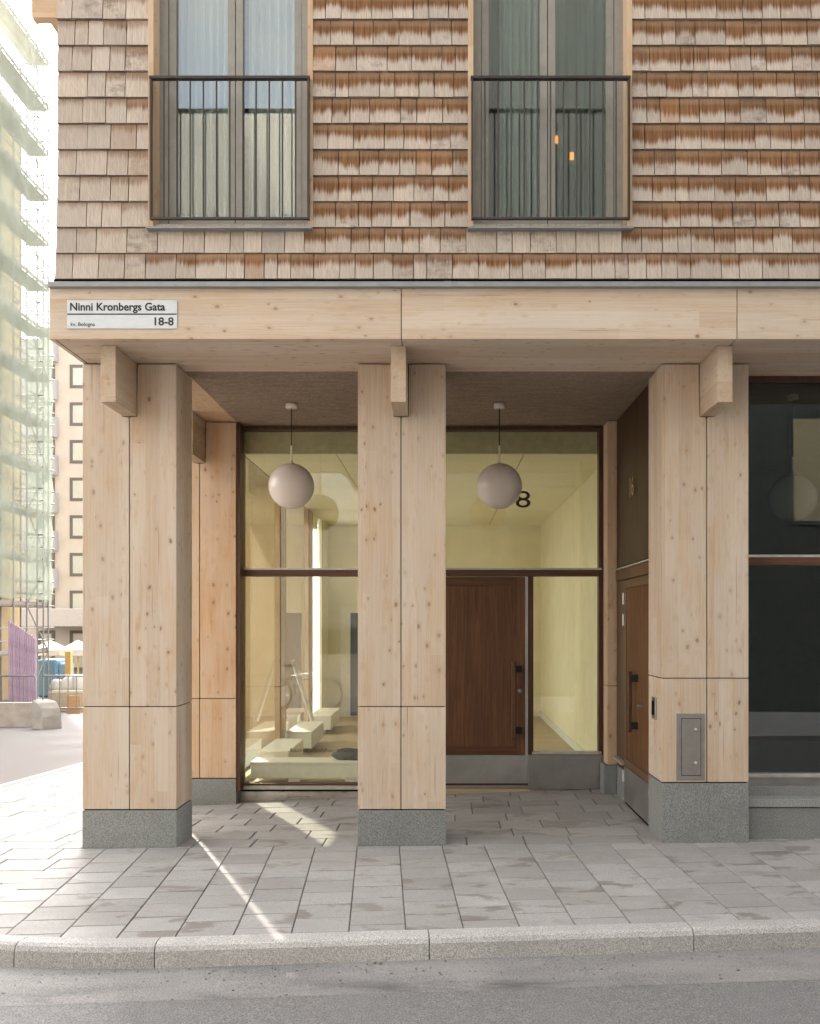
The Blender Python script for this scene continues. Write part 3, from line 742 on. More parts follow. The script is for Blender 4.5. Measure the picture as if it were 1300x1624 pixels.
box('pane', XG0+0.04, XP-0.045, YG+0.05, YG+0.058, Gz(902), pt+0.01, GLASS, sf); box('pane', XP+0.045, XG1-0.04, YG+0.05, YG+0.058, Gz(902), pt+0.01, GLASS, sf)
box('pane', XG0+0.04, XP-0.045, YG+0.05, YG+0.058, Gz(1246), zt0+0.004, GLASS, sf)
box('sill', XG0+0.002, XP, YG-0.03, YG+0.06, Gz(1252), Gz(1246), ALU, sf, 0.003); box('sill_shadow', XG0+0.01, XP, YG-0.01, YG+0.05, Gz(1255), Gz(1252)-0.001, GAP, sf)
box('base_panel', XG0+0.012, XP, YG-0.015, YG+0.05, -0.25, Gz(1255.5), steel('base_steel', (0.62, 0.58, 0.54), 0.28), sf)
box('corner_stile', -2.057, -2.022, 9.70, YG-0.002, Gz(1250), ZS-0.006, FRAME, sf)
# entrance door
xd0, xd1 = XP+0.055, G(832)
door = box('entrance_door', xd0, xd1, YG+0.02, YG+0.075, Gz(1198), zt0-0.006, DOORW, B); door['label'] = 'dark oak entrance door behind the middle column'
tr_ = 0.105
for (a, b, c, d) in ((xd0, xd0+tr_, Gz(1198), zt0-0.006), (xd1-tr_*0.75, xd1, Gz(1198), zt0-0.006)): box('stile', a, b, YG+0.012, YG+0.02, c, d, DOORW, door, 0.002)
for (c, d) in ((zt0-0.10, zt0-0.006), (Gz(1198), Gz(1198)+0.085)): box('door_rail', xd0+tr_+0.001, xd1-tr_*0.75-0.001, YG+0.013, YG+0.02, c, d, darkwood('door_rail_wood', (0.075, 0.030, 0.013), (0.165, 0.07, 0.03), 'x'), door, 0.002)
box('kick_plate', xd0, xd1+0.028, YG+0.008, YG+0.075, Gz(1250), Gz(1198)-0.001, STEEL, door, 0.002)
box('edge_strip', xd1+0.002, xd1+0.028, YG-0.002, YG+0.07, Gz(1198)-0.0, zt0-0.004, ALU, door)
xh = G(813)
box('handle', xh-0.022, xh+0.022, YG-0.085, YG-0.045, Gz(1169), Gz(1048), SLATW, door, 0.006)
for zz in (Gz(1061), Gz(1158)): box('handle_mount', xh+0.0, xh+0.085, YG-0.07, YG+0.012, zz-0.032, zz+0.032, BLACK, door, 0.004)
lathe('lock', [(0.022, 0), (0.022, 0.018), (0.012, 0.022)], (G(824), YG+0.012, Gz(1096)), STEELV, door, 20).rotation_euler = (PI/2, 0, 0)
# side light
box('mullion', xd1+0.030, G(845), YG-0.004, YG+0.10, Gz(1197), zt0-0.001, FRAME, sf)
box('pane', G(845)-0.004, XG1-0.04, YG+0.05, YG+0.058, Gz(1194), zt0+0.004, GLASS, sf)
box('sill', G(843), XG1-0.02, YG-0.014, YG+0.06, Gz(1196.5), Gz(1192), ALU, sf, 0.002)
box('kick_plate', xd1+0.030, XG1-0.004, YG-0.004, YG+0.06, Gz(1252), Gz(1197.5), STEELV, sf, 0.002)
# lettering
INK = plain('dark_lettering', (0.03, 0.028, 0.025), 0.5)
text('door_number', '18', G(800), Gz(804), YG+0.047, (804-776)*YG/F, INK, sf, width=G(841)-G(800))
text('shop_lettering', 'Bokadirekt.se/BeautyRoomsbyMichelle', G(460), Gz(1194), YG+0.047, 0.042, INK, sf, width=G(562)-G(460))
# trims right of the shop front
box('trim', XG1+0.003, G(962), YG-0.10, YG+0.1, Gz(1213), ZS, TEAK, sf)
rc = box('pilaster', px(962, 9.62)+0.004, 1.745, 9.62, 9.85, 1.124, ZS-0.004, T_SIDE, B, 0.002)
box('timber_panel', px(962, 9.62)+0.004, 1.745, 9.62, 9.85, 0.335, 1.117, T_SIDE, rc, 0.002); box('plinth', px(957, 9.62), 1.743, 9.615, 9.85, -0.1, 0.328, PLINTH, rc, 0.002)

# ------------------------------------------------------------------ right side wall of the porch with its slatted door
XW = 1.748
sw = box('porch_wall', XW+0.012, XW+0.09, 7.97, 9.95, -0.3, ZS+0.1, RIBW, B)
yd0, yd1 = 8.02, 9.14
n = 46
ribm = None
for i in range(n):
    y = 7.985+(9.60-7.985)*(i+0.5)/n
    o = box('rib', XW-0.004, XW+0.011, y-0.0125, y+0.0125, 2.30, ZS-0.002, RIBW, sw) if ribm is None else share('rib', ribm, (XW+0.0035, y, (2.30+ZS-0.002)/2), sw)
    ribm = ribm or o
box('drip_rail', XW-0.028, XW+0.011, 7.972, 9.60, 2.268, 2.284, ALU, sw, 0.002)
box('door_head', XW-0.016, XW+0.011, 7.972, 9.60, 2.165, 2.262, SLATW, sw)
box('fixed_panel', XW-0.006, XW+0.011, 9.16, 9.60, 0.34, 2.16, RIBW, sw); box('fixed_base', XW-0.004, XW+0.011, 9.16, 9.60, -0.1, 0.334, PLINTH, sw)
box('bumper_rail', XW-0.05, XW-0.007, 9.14, 9.58, 0.40, 0.43, ALU, sw)
sdr = box('slatted_door', XW-0.004, XW+0.011, yd0, yd1, 0.40, 2.155, FRAME, B); sdr['label'] = 'narrow slatted service door in the porch side wall'
TEAKD = darkwood('slat_oak', (0.14, 0.062, 0.026), (0.26, 0.125, 0.055))
n = 24; slm = None
for i in range(n):
    y = yd0+0.03+(yd1-0.10-yd0-0.03)*(i+0.5)/n; a, b = 0.48, 2.07
    o = box('slat', XW-0.018, XW-0.005, y-0.0085, y+0.0085, a, b, TEAKD, sdr) if slm is None else share('slat', slm, (XW-0.0115, y, (a+b)/2), sdr)
    slm = slm or o
box('stile', XW-0.022, XW-0.005, yd1-0.095, yd1-0.002, 0.41, 2.15, SLATW, sdr); box('door_rail', XW-0.022, XW-0.005, yd0, yd1-0.097, 2.075, 2.15, SLATW, sdr); box('door_rail', XW-0.022, XW-0.005, yd0, yd1-0.097, 0.405, 0.475, SLATW, sdr)
box('kick_plate', XW-0.020, XW+0.011, yd0, yd1-0.003, 0.065, 0.398, STEEL, sdr)
box('threshold', XW-0.012, XW+0.011, yd0, yd1, -0.1, 0.055, GAP, sdr)
for zz in (1.98, 1.78, 0.30): tube('hinge', (XW-0.026, yd1+0.004, zz-0.055), (XW-0.026, yd1+0.004, zz+0.055), 0.011, ALU, sdr)
box('handle', XW-0.10, XW-0.065, 8.53, 8.57, 0.78, 1.32, FRAME, sdr, 0.005)
for zz in (0.84, 1.26): box('handle_mount', XW-0.085, XW-0.022, 8.50, 8.56, zz-0.03, zz+0.03, BLACK, sdr)
tube('lock', (XW-0.055, 8.34, 1.03), (XW-0.02, 8.34, 1.03), 0.02, STEELV, sdr, 14)
text('house_number', '16', XW-0.022, pz(787, 8.8), 8.86, 0.185, BRASS, sw, width=0.17, rot=Matrix.Rotation(-PI/2, 3, 'Z').to_quaternion())

# fittings on the right column
rcx = px(1048.5, YC)
hx0, hx1, hz0, hz1 = px(1072, YC), px(1117, YC), pz(1238, YC), pz(1132, YC)
HATCHM = plain('hatch_coating', (0.27, 0.25, 0.235), 0.45, 0.5, 0.4)
hatch = box('meter_hatch', hx0, hx1, YC-0.006, YC+0.02, hz0, hz1, HATCHM, B, 0.002); hatch['label'] = 'small steel service hatch on the glulam column'
box('hatch_gap', hx0+0.037, hx1-0.030, YC-0.0068, YC-0.005, hz0+0.037, hz1-0.035, GAP, hatch); box('hatch_door', hx0+0.041, hx1-0.034, YC-0.010, YC-0.0045, hz0+0.041, hz1-0.039, HATCHM, hatch, 0.002)
for zz in (pz(1157, YC), pz(1210, YC)): sphere('knob', (px(1102, YC), YC-0.013, zz), 0.012, ALU, hatch, 14)
ib = box('intercom', rcx-0.014, rcx+0.001, 7.66, 7.80, pz(1140, 7.72), pz(1106, 7.72), STEELV, B, 0.003); box('intercom_slot', rcx-0.019, rcx-0.0145, 7.69, 7.77, pz(1134, 7.72), pz(1112, 7.72), GAP, ib)

# ------------------------------------------------------------------ shop interior
ZC = 3.53; ZF = 0.045
box('shop_floor', -2.12, 1.9, YG+0.02, 17.7, ZF-0.2, ZF, FLOORI, B)
box('shop_wall', -2.12, 1.9, 17.6, 17.7, ZF, ZS+0.3, YELL, B)
box('shop_wall', 1.80, 1.9, YG+0.12, 17.6, ZF, ZS+0.1, YELL, B)
cl_ = box('shop_ceiling', -2.12, 1.9, YG+0.20, 17.6, ZC+0.012, ZC+0.1, GAP, B)
tile = None
for i in range(4):
    for j in range(6):
        x0 = -2.09+i*0.985; y0 = 10.10+j*1.25
        o = box('ceiling_tile', x0+0.005, x0+0.98, y0+0.005, y0+1.245, ZC, ZC+0.014, CEILT, cl_) if tile is None else share('ceiling_tile', tile, (x0+0.4925, y0+0.625, ZC+0.007), cl_)
        tile = tile or o
box('bulkhead', -2.07, 1.80, YG+0.125, YG+0.19, ZC-0.015, ZS+0.02, OLIVE, B)
# glazed side toward the side street
sg = None
box('shop_wall', -2.125, -2.06, 16.7, 17.6, -0.5, ZS, YELL, B)
for i, (ya, yb) in enumerate(((10.16, 12.34), (12.83, 14.99), (15.48, 16.69))):
    zb_ = 0.12
    fr = box('side_glazing', -2.125, -2.06, ya, yb, -0.5, zb_, OLIVE, B)
    for y in (ya-0.06, yb+0.012): box('mullion', -2.12, -2.058, y, y+0.045, zb_, ZS, FRAME, fr)
    box('pane', -2.10, -2.094, ya, yb, zb_, ZS, GLASS if i < 2 else sheer('added_diffuser', (0.80, 0.78, 0.68), 0.8, 0.85), fr)  # rear bay: film added to let soft light in without a white strip
ac = box('wall_unit', px(476, 15.9), px(499, 15.9), 15.75, 16.3, pz(836, 15.9), ZC-0.003, CEILT, B, 0.01)
bd = box('inner_door', px(540, 17.5), px(585, 17.5), 17.55, 17.598, ZF, pz(962, 17.5), WHITE, B); box('door_opening', px(556, 17.5), px(580, 17.5), 17.53, 17.549, ZF+0.02, pz(972, 17.5), DARKR, bd)

def bench(x0, x1, y0, y1, z0, z1, label, legs):
    b = tag(empty('low_bench', ((x0+x1)/2, (y0+y1)/2, ZF)), label, 'bench', 'white low benches in the shop')
    box('bench_box', x0, x1, y0, y1, z0, z1-0.025, WHITE, b, 0.004); box('bench_top', x0-0.008, x1+0.008, y0-0.008, y1+0.008, z1-0.024, z1, WHITE, b, 0.004)
    for (lx, ly) in legs: box('leg', lx-0.06, lx+0.06, ly-0.03, ly+0.03, ZF, z0-0.001, WHITE, b)
bench(px(398, 10.15), -0.5, 10.15, 10.5, 0.115, 0.285, 'long white low bench right behind the shop window', ((-1.55, 10.2), (-0.95, 10.2)))
bench(-2.0, -1.68, 10.62, 11.75, 0.12, 0.34, 'white low bench box nearest the window along the side glazing', ((-1.84, 10.8), (-1.84, 11.6)))
bench(-2.0, -1.68, 12.5, 13.8, 0.12, 0.34, 'white low bench box, middle one along the side glazing', ((-1.84, 12.7), (-1.84, 13.6)))
bench(-2.0, -1.68, 14.7, 16.0, 0.12, 0.34, 'white low bench box farthest back along the side glazing', ((-1.84, 14.9), (-1.84, 15.8)))
pl = tube('leaning_pole', (-1.72, 12.9, 0.44), (-1.98, 12.85, 1.25), 0.028, WHITE); tag(pl, 'thin white board leaning above the middle bench inside the shop', 'board')

def bundle(x, y, z, label):
    bm = bmesh.new(); bmesh.ops.create_icosphere(bm, subdivisions=3, radius=1.0)
    for v in bm.verts:
        k_ = 1+0.14*math.sin(v.co.x*6+1)*math.cos(v.co.z*5)+0.06*math.sin(v.co.y*11); v.co = Vector((v.co.x*0.16*k_, v.co.y*0.10*k_, max(-0.6, v.co.z)*0.075*k_+0.045))
    tag(bm_obj('cloth_bundle', bm, plain('grey_cloth', (0.11, 0.105, 0.10), 0.9), (x, y, z), None, True), label, 'cloth')
bundle(px(553, 10.4), 10.36, 0.285, 'crumpled dark grey cloth on the long bench by the middle column')
box('skirting', -2.0, 1.79, 17.575, 17.599, ZF, ZF+0.1, WHITE, B); box('skirting', 1.775, 1.799, YG+0.13, 17.57, ZF, ZF+0.1, WHITE, B)
# ------------------------------------------------------------------ globe lamps
def globe(cx, cy, zc, ztop, r, label):
    L = tag(empty('pendant_lamp', (cx, cy, zc-r)), label, 'lamp', 'globe pendant lamps')
    s_ = sphere('globe', (cx, cy, zc), r, OPAL, L, 64)
    lathe('neck', [(0.018, 0), (0.018, 0.012), (0.010, 0.025), (0.009, 0.03)], (cx, cy, zc+r-0.004), OPAL, L, 20)
    tube('stem', (cx, cy, zc+r+0.02), (cx, cy, zc+r+0.165), 0.0085, OPAL, L)
    tube('cord', (cx, cy, zc+r+0.165), (cx, cy, ztop-0.05), 0.0055, BLACK, L)
    lathe('ceiling_rose', [(0.046, 0), (0.052, 0.006), (0.052, 0.042), (0.048, 0.046)], (cx, cy, ztop-0.05), OPAL, L, 28)
YL = 8.88
globe(px(462.5, YL), YL, pz(771, YL), ZS+0.004, 36*YL/F, 'opal globe pendant lamp hanging in front of the left shop window')
globe(px(791, YL), YL, pz(771, YL), ZS+0.004, 36*YL/F, 'opal globe pendant lamp hanging above the oak entrance door')

# ------------------------------------------------------------------ dark shop window at the right
YR = 7.84; xr0 = px(1186.5, YC)+0.006
rw_ = frame_boxes('corner_shop_window', xr0, 5.2, pz(1232, YR), ZS-0.012, YR, YR+0.1, 0.012, FRAME, B, 0.01, 0.045); rw_['label'] = 'dark shop window reflecting the street'
box('head_board', xr0, 5.2, 7.76, YR+0.1, ZS-0.010, ZS+0.1, T_BEAM, rw_)
box('transom', xr0, 5.2, YR-0.02, YR+0.09, pz(897, YR), pz(884.5, YR), FRAMEX, rw_, 0.002); box('glazing_bead', xr0, 5.2, YR-0.024, YR+0.03, pz(884, YR), pz(880, YR), ALU, rw_)
box('pane', xr0+0.005, 5.19, YR+0.045, YR+0.053, pz(884, YR), ZS-0.05, GLASSR, rw_); box('pane', xr0+0.005, 5.19, YR+0.045, YR+0.053, pz(1230, YR), pz(897, YR)+0.004, GLASSR, rw_)
box('sill', xr0, 5.2, YR-0.03, YR+0.06, pz(1233, YR), pz(1227, YR), ALU, rw_, 0.003)
box('sub_sill', xr0, 5.2, YR-0.018, YR+0.06, pz(1246, YR), pz(1233.5, YR), STEELV, rw_)
box('base_course', xr0, 5.2, 7.80, YR+0.1, pz(1263, 7.8), pz(1247, 7.8), PLINTH, rw_)
xx = xr0
for x2 in (3.4, 5.2):
    box('plinth_ledge', xx+0.002, x2-0.002, 7.60, 7.797, pz(1280, 7.62), pz(1262, 7.78), granite('ledge_granite', (0.30, 0.31, 0.30)), rw_, 0.003)
    box('plinth_stone', xx+0.004, x2-0.004, 7.615, 7.797, -0.1, pz(1281.5, 7.62), PLINTH, rw_, 0.003); xx = x2
rr_ = bmesh.new(); add_box(rr_, 1.93, 9, YR+0.12, 13.5, 0.1, ZS+0.1)
for f in [f for f in rr_.faces if abs(f.calc_center_median().y-(YR+0.12)) < 0.01]: rr_.faces.remove(f)
bm_obj('dark_shop_room', rr_, DARKR, (0, 0, 0), B)
box('room_pier', 1.90, 2.02, 7.97, 9.5, 0.1, ZS, DARKR, B)
globe(px(1257, 8.9), 8.9, pz(790, 8.9), ZS+0.09, 0.215, 'globe pendant lamp seen dimly inside the dark right shop window')

# ------------------------------------------------------------------ street sign
YS = YB-0.006
sg_ = box('street_sign', px(106.5, YS), px(281, YS), YS-0.003, YS+0.003, pz(521, YS), pz(476, YS), plain('enamel_plate', (0.58, 0.61, 0.64), 0.35, 0.5, var=0.02), None, 0.0012)
for v in sg_.data.vertices:
    pass
tag(sg_, 'white street name plate with dark lettering on the beam at the corner', 'sign')
yy = YS-0.0042
text('street_name', 'Ninni Kronbergs Gata', px(111.5, YS), pz(492.3, YS), yy, 0.0565, INK, sg_, width=px(262.5, YS)-px(111.5, YS), bold=0.027)
text('house_numbers', '18-8', px(245.5, YS), pz(515.8, YS), yy, 0.058, INK, sg_, width=px(276, YS)-px(245.5, YS), bold=0.024)
text('block_name', 'kv. Bologna', px(112.5, YS), pz(517, YS), yy, 0.027, INK, sg_, width=px(151, YS)-px(112.5, YS), bold=0.012)
box('divider_line', px(107, YS), px(280.6, YS), yy-0.0002, yy+0.0008, pz(499.2, YS), pz(497.2, YS), INK, sg_)
for a in (109.5, 278):
    for b_ in (478.5, 518.5): tube('screw', (px(a, YS), YS-0.0045, pz(b_, YS)), (px(a, YS), YS, pz(b_, YS)), 0.004, ALU, sg_, 8)

exec_after = True
# ------------------------------------------------------------------ across the street (seen in the glass, bounces light)
OPD = plain('dark_brick', (0.098, 0.105, 0.098), 0.85, 0.2, var=0.12, scale=8); OPL = plain('beige_render', (0.50, 0.465, 0.41), 0.85, 0.2)
ob = box('brick_block', -0.8, 22, -15, -3.4, -0.2, 17, OPD); tag(ob, 'dark brick block across the street, seen only in the window reflections', 'building')
win = None
BLIND = plain('pale_blind', (0.55, 0.47, 0.30), 0.8)
for i in range(4):
    for j in range(1, 4):
        x = 6.9+i*2.6; z = 0.6+j*3.1
        f_ = frame_boxes('window', x, x+1.3, z, z+2.2, -3.43, -3.37, 0.08, OPD, ob) if win is None else share('window', win, (x+0.65, -3.40, z+1.1), ob)
        if win is None: win = f_
        box('blind', x+0.08, x+1.22, -3.40, -3.385, z+0.08, z+2.12, BLIND if j else DARKR, f_)
ol = box('rendered_building', -30, -0.9, -14, -3.45, -0.3, 11.1, OPL); tag(ol, 'beige rendered building across the street, seen only in reflections', 'building')
for i in range(7):
    for j in range(3):
        x = -3.0-i*2.7; z = 0.9+j*3.2
        f_ = frame_boxes('window', x, x+1.5, z, z+2.0, -3.47, -3.42, 0.08, OPL, ol); box('pane', x+0.08, x+1.42, -3.449, -3.435, z+0.08, z+1.92, GLASSR, ol)

# bicycle parked on the opposite pavement, caught in the shop glass
def bicycle(x0, y0, z0):
    b = tag(empty('bicycle', (x0+0.5, y0, z0)), 'parked bicycle reflected faintly in the left shop window', 'bicycle')
    CH = plain('bicycle_chrome', (0.75, 0.75, 0.74), 0.25, 0.5, 0.6); R = 0.335
    P = lambda x, z: (x0+x, y0, z0+z)
    for cx in (0.0, 1.05):
        bm = bmesh.new(); n, m = 40, 8
        ring = [[bm.verts.new(((R-0.018+0.018*math.cos(2*PI*j/m))*math.cos(2*PI*i/n), 0.018*math.sin(2*PI*j/m), (R-0.018+0.018*math.cos(2*PI*j/m))*math.sin(2*PI*i/n))) for j in range(m)] for i in range(n)]
        for i in range(n):
            for j in range(m): bm.faces.new((ring[i][j], ring[(i+1) % n][j], ring[(i+1) % n][(j+1) % m], ring[i][(j+1) % m]))
        wh = bm_obj('wheel', bm, BLACK, P(cx, R), b, True)
        for i in range(9):
            a = PI*i/9; tube('spoke', (x0+cx-0.31*math.cos(a), y0, z0+R-0.31*math.sin(a)), (x0+cx+0.31*math.cos(a), y0, z0+R+0.31*math.sin(a)), 0.002, CH, wh, 5)
        bm = bmesh.new(); pts = [Vector(((R+0.025)*math.cos(PI*(0.12+0.62*i/14)), 0, (R+0.025)*math.sin(PI*(0.12+0.62*i/14)))) for i in range(15)]
        for p, q in zip(pts, pts[1:]): add_tube(bm, p, q, 0.016, 6)
        bm_obj('mudguard', bm, CH, P(cx, R), b)
    for p, q, r in (((0.0, R), (0.42, 0.29), 0.010), ((0.42, 0.29), (0.29, 0.80), 0.016), ((0.29, 0.74), (0.0, R), 0.009), ((0.31, 0.72), (0.86, 0.80), 0.016), ((0.42, 0.29), (0.87, 0.70), 0.017), ((1.05, R), (0.84, 0.90), 0.013), ((0.29, 0.80), (0.27, 0.90), 0.013), ((0.84, 0.90), (0.82, 1.02), 0.012)):
        tube('frame_tube', P(*p), P(*q), r, CH, b, 8)
    tube('handlebar', (x0+0.82, y0-0.28, z0+1.03), (x0+0.82, y0+0.28, z0+1.03), 0.012, CH, b, 8)
    bm = bmesh.new(); bmesh.ops.create_icosphere(bm, subdivisions=2, radius=1.0, matrix=Matrix.Diagonal((0.14, 0.075, 0.035, 1))); bm_obj('saddle', bm, BLACK, P(0.27, 0.93), b, True)
    tube('chain_wheel', (x0+0.42, y0-0.05, z0+0.29), (x0+0.42, y0-0.04, z0+0.29), 0.09, CH, b, 24); tube('crank', (x0+0.42, y0-0.07, z0+0.29), (x0+0.55, y0-0.07, z0+0.20), 0.01, CH, b, 6)
    tube('side_stand', P(0.36, 0.30), (x0+0.25, y0-0.18, z0+0.005), 0.008, CH, b, 6)
bicycle(-3.4, 0.05, -0.053)

# ------------------------------------------------------------------ far end of the side street
def far_building():
    Y = 70.0; s = Y/F
    fb = tag(empty('cream_apartment_block', (px(60, Y), Y, -1.6)), 'cream apartment block with grey framed windows at the end of the side street', 'building')
    zt = pz(540, Y)
    box('wall', px(20, Y), px(330, Y), Y, Y+12, -1.8, zt, PLAST, fb)
    FRM = plain('grey_window_frame', (0.115, 0.105, 0.095), 0.6); GL = plain('far_pane', (0.36, 0.38, 0.34), 0.15, 0.6); BAL = plain('white_balcony', (0.40, 0.38, 0.37), 0.7)
    dk = plain('far_room', (0.5, 0.45, 0.34), 0.9)
    for i in range(8):
        yc = 597+59.7*i-59.7
        for (a, b) in ((111, 149), (171, 209)):
            f_ = frame_boxes('window', px(a, Y), px(b, Y), pz(yc+18.5, Y), pz(yc-18.5, Y), Y-0.06, Y+0.01, 0.21, FRM, fb)
            box('pane', px(a+4.5, Y), px(b-4.5, Y), Y-0.03, Y-0.012, pz(yc+14, Y), pz(yc-14, Y), GL, f_); 
        f_ = frame_boxes('window', px(62, Y), px(87, Y), pz(yc+18, Y), pz(yc-18.5, Y), Y-0.06, Y+0.01, 0.21, FRM, fb)
        box('pane', px(66, Y), px(83, Y), Y-0.03, Y-0.012, pz(yc+14, Y), pz(yc-14, Y), GL, f_)
        # rounded balcony
        if i < 7:
            bm = bmesh.new(); zb_, zt_ = pz(yc+38, Y), pz(yc+7, Y); n = 14; R = 1.15; cx = px(68, Y)
            prof = [(cx-1.2, -R)]+[(cx+R*math.sin(PI/2*k/n), -R*math.cos(PI/2*k/n)) for k in range(n+1)]
            lo = [bm.verts.new((x, Y+y-0.05, zb_)) for x, y in prof]; hi = [bm.verts.new((x, Y+y-0.05, zt_)) for x, y in prof]
            for k in range(len(prof)-1): bm.faces.new((lo[k], lo[k+1], hi[k+1], hi[k]))
            c0 = bm.verts.new((cx-1.2, Y-0.05, zb_)); bm.faces.new(lo+[c0]); c1 = bm.verts.new((cx-1.2, Y-0.05, zt_-0.9)); 
            bm_obj('balcony', bm, BAL, (0, 0, 0), fb)
    Y2 = 66.0
    box('podium', px(30, Y2), px(330, Y2), Y2, 69.9, pz(994, Y2), pz(965, Y2), BAL, fb, 0.05)
    for (a, b) in ((60, 87), (111, 150), (175, 210)):
        f_ = frame_boxes('window', px(a, Y), px(b, Y), -1.7, pz(1000, Y), Y-0.06, Y+0.01, 0.22, FRM, fb); box('pane', px(a+5, Y), px(b-5, Y), Y-0.03, Y-0.012, -1.6, pz(1005, Y), GL, f_)
far_building()

# scaffolded building on the left of the side street
XS = -16.5
TUBE = plain('galvanised_tube', (0.24, 0.23, 0.215), 0.5, 0.4, 0.3); DECK = plain('scaffold_deck', (0.26, 0.22, 0.19), 0.8); OCH = plain('yellow_insulation', (0.46, 0.34, 0.19), 0.9, 0.1, var=0.1, scale=0.7)
sc_b = box('ochre_building', -40, XS-1.5, 20, 41.2, -1.8, 23.5, OCH); tag(sc_b, 'ochre walled building wrapped in scaffolding on the left', 'building')
for j in range(8):
    for i in range(3):
        z = -0.4+j*2.9; y = 38.2-i*2.6
        box('window', XS-1.52, XS-1.44, y-1.1, y, z+0.5, z+2.1, plain('boarded_window', (0.40, 0.38, 0.33)) if (i+j) == 0 else bpy.data.materials['boarded_window'], sc_b)
scf = tag(empty('scaffolding', (XS, 36, -1.4)), 'tall tube scaffolding wrapped in pale green netting', 'scaffolding')
zg = -1.35; ztop = 25.5; lift = 1.9
postm = None
for (x, ys) in ((XS, (33.6, 35.4, 37.2, 38.4, 39.4, 40.0, 40.5)), (XS-0.9, (34.5, 36.3, 38.1, 39.9, 40.5))):
    for y in ys:
        o = tube('post', (x, y, zg), (x, y, ztop), 0.034, TUBE, scf, 8) if postm is None else share('post', postm, (x, y, (zg+ztop)/2), scf, WMrot if False else None)
        postm = postm or o
for o in [c for c in scf.children if c.name.startswith('post')]: pass
nl = int((ztop-zg)/lift)
for l in range(1, nl+1):
    z = zg+l*lift
    box('deck', XS-0.85, XS-0.06, 32.5, 40.6, z-0.06, z, DECK, scf); box('toe_board', XS-0.05, XS-0.02, 32.5, 40.6, z, z+0.16, DECK, scf)
    for dz in (0.5, 1.0): tube('rail', (XS, 32.5, z+dz), (XS, 40.6, z+dz), 0.026, TUBE, scf, 6)
    for y in (39.4, 40.5):
        for dz in (0.0, 0.5, 1.0): tube('cross_tube', (XS-1.0, y, z+dz), (XS+0.25, y, z+dz), 0.026, TUBE, scf, 6)
    tube('brace', (XS, 38.4, z-lift), (XS, 40.5, z), 0.026, TUBE, scf, 6) if l % 2 else tube('brace', (XS, 40.5, z-lift), (XS, 38.4, z), 0.026, TUBE, scf, 6)
NET = sheer('green_netting', (0.50, 0.545, 0.44), 0.52, 0.4)
def netting(y0, y1, z0, z1, x, name='netting', mat=NET, par=scf, axis='y'):
    bm = bmesh.new(); n, m = 24, 60; rr = random.Random(3); g = []
    for j in range(m+1):
        row = []
        for i in range(n+1):
            y = y0+(y1-y0)*i/n; z = z0+(z1-z0)*j/m
            row.append(bm.verts.new((x+0.10*math.sin(z*3.3+math.sin(y*2))*math.sin((y-y0)*1.7)+0.008*rr.uniform(-1, 1), y, z) if axis == 'y' else (y, x+0.06*math.sin(z*3.3+y*2)+0.03*rr.uniform(-1, 1), z)))
        g.append(row)
    for j in range(m):
        for i in range(n): bm.faces.new((g[j][i], g[j][i+1], g[j+1][i+1], g[j+1][i]))
    return bm_obj(name, bm, mat, (0, 0, 0), par, True)
netting(31, 40.6, 2.7, ztop, XS+0.13)
netting(XS-1.0, XS+0.13, 2.7, 17.0, 40.65, axis='x', mat=sheer('end_netting', (0.22, 0.30, 0.24), 0.3, 0.4))  # end net coloured darker to hold down its sunlit glow
# unseen sheet and posts added above the scaffold to shade the front-left pavement
SHADE_SHEET = sheer('shade_sheet', (0.8, 0.82, 0.8), 0.95, 0.15)
netting(19, 39.2, 25.55, 36.0, XS+0.1, 'shade_sheet', SHADE_SHEET)
for y in (22, 26, 30, 34, 39.1): tube('shade_sheet_post', (XS, y, ztop-4), (XS, y, 36.0), 0.034, TUBE, scf, 6)

# ------------------------------------------------------------------ construction yard at the end of the side street
CONC = plain('barrier_concrete', (0.42, 0.37, 0.32), 0.85, 0.15, var=0.1, scale=4)
def on_ground(x, y):
    z = -0.4
    for _ in range(30): Y = F*(CAMH-z)/(y-988); z = rz(px(x, Y), Y)
    return px(x, Y), Y, z
xw, yw, zb_ = on_ground(57, 1153)
bw = bmesh.new(); add_box(bw, -16, xw, yw+0.02, yw+0.27, zb_-0.2, pz(1115, yw+0.02)); 
tag(bm_obj('low_concrete_wall', bw, CONC), 'low beige concrete wall in front of the scaffolding', 'wall')
def barrier():
    x, y, zb_ = on_ground(57, 1155); y -= 0.2
    prof = [(0.0, 0.0), (0.42, 0.0), (0.42, 0.10), (0.40, 0.30), (0.33, 0.48), (0.22, 0.60), (0.10, 0.645), (0.0, 0.65)]
    e, c = Vector((0.6, 0.8)), Vector((0.8, -0.6)); bm = bmesh.new()
    P = lambda p, q, t: bm.verts.new((c.x*p+e.x*t, c.y*p+e.y*t, q))
    n = len(prof); rings = [[P(p, q, t) for p, q in prof] for t in (0.0, 0.03, 0.44, 0.47)]
    for ri in (0, 3):
        for v in rings[ri]: v.co.z = v.co.z*0.98+0.004
    bm.faces.new(rings[0]); bm.faces.new(rings[-1][::-1])
    for A_, B_ in zip(rings, rings[1:]):
        for i in range(n): bm.faces.new((A_[i], B_[i], B_[(i+1) % n], A_[(i+1) % n]))
    o = bm_obj('concrete_barrier', bm, plain('pale_concrete', (0.36, 0.335, 0.30), 0.85, 0.15, var=0.12, scale=5), (x, y, zb_-0.01)); return tag(o, 'rounded concrete barrier block beside the low wall', 'barrier')
barrier()
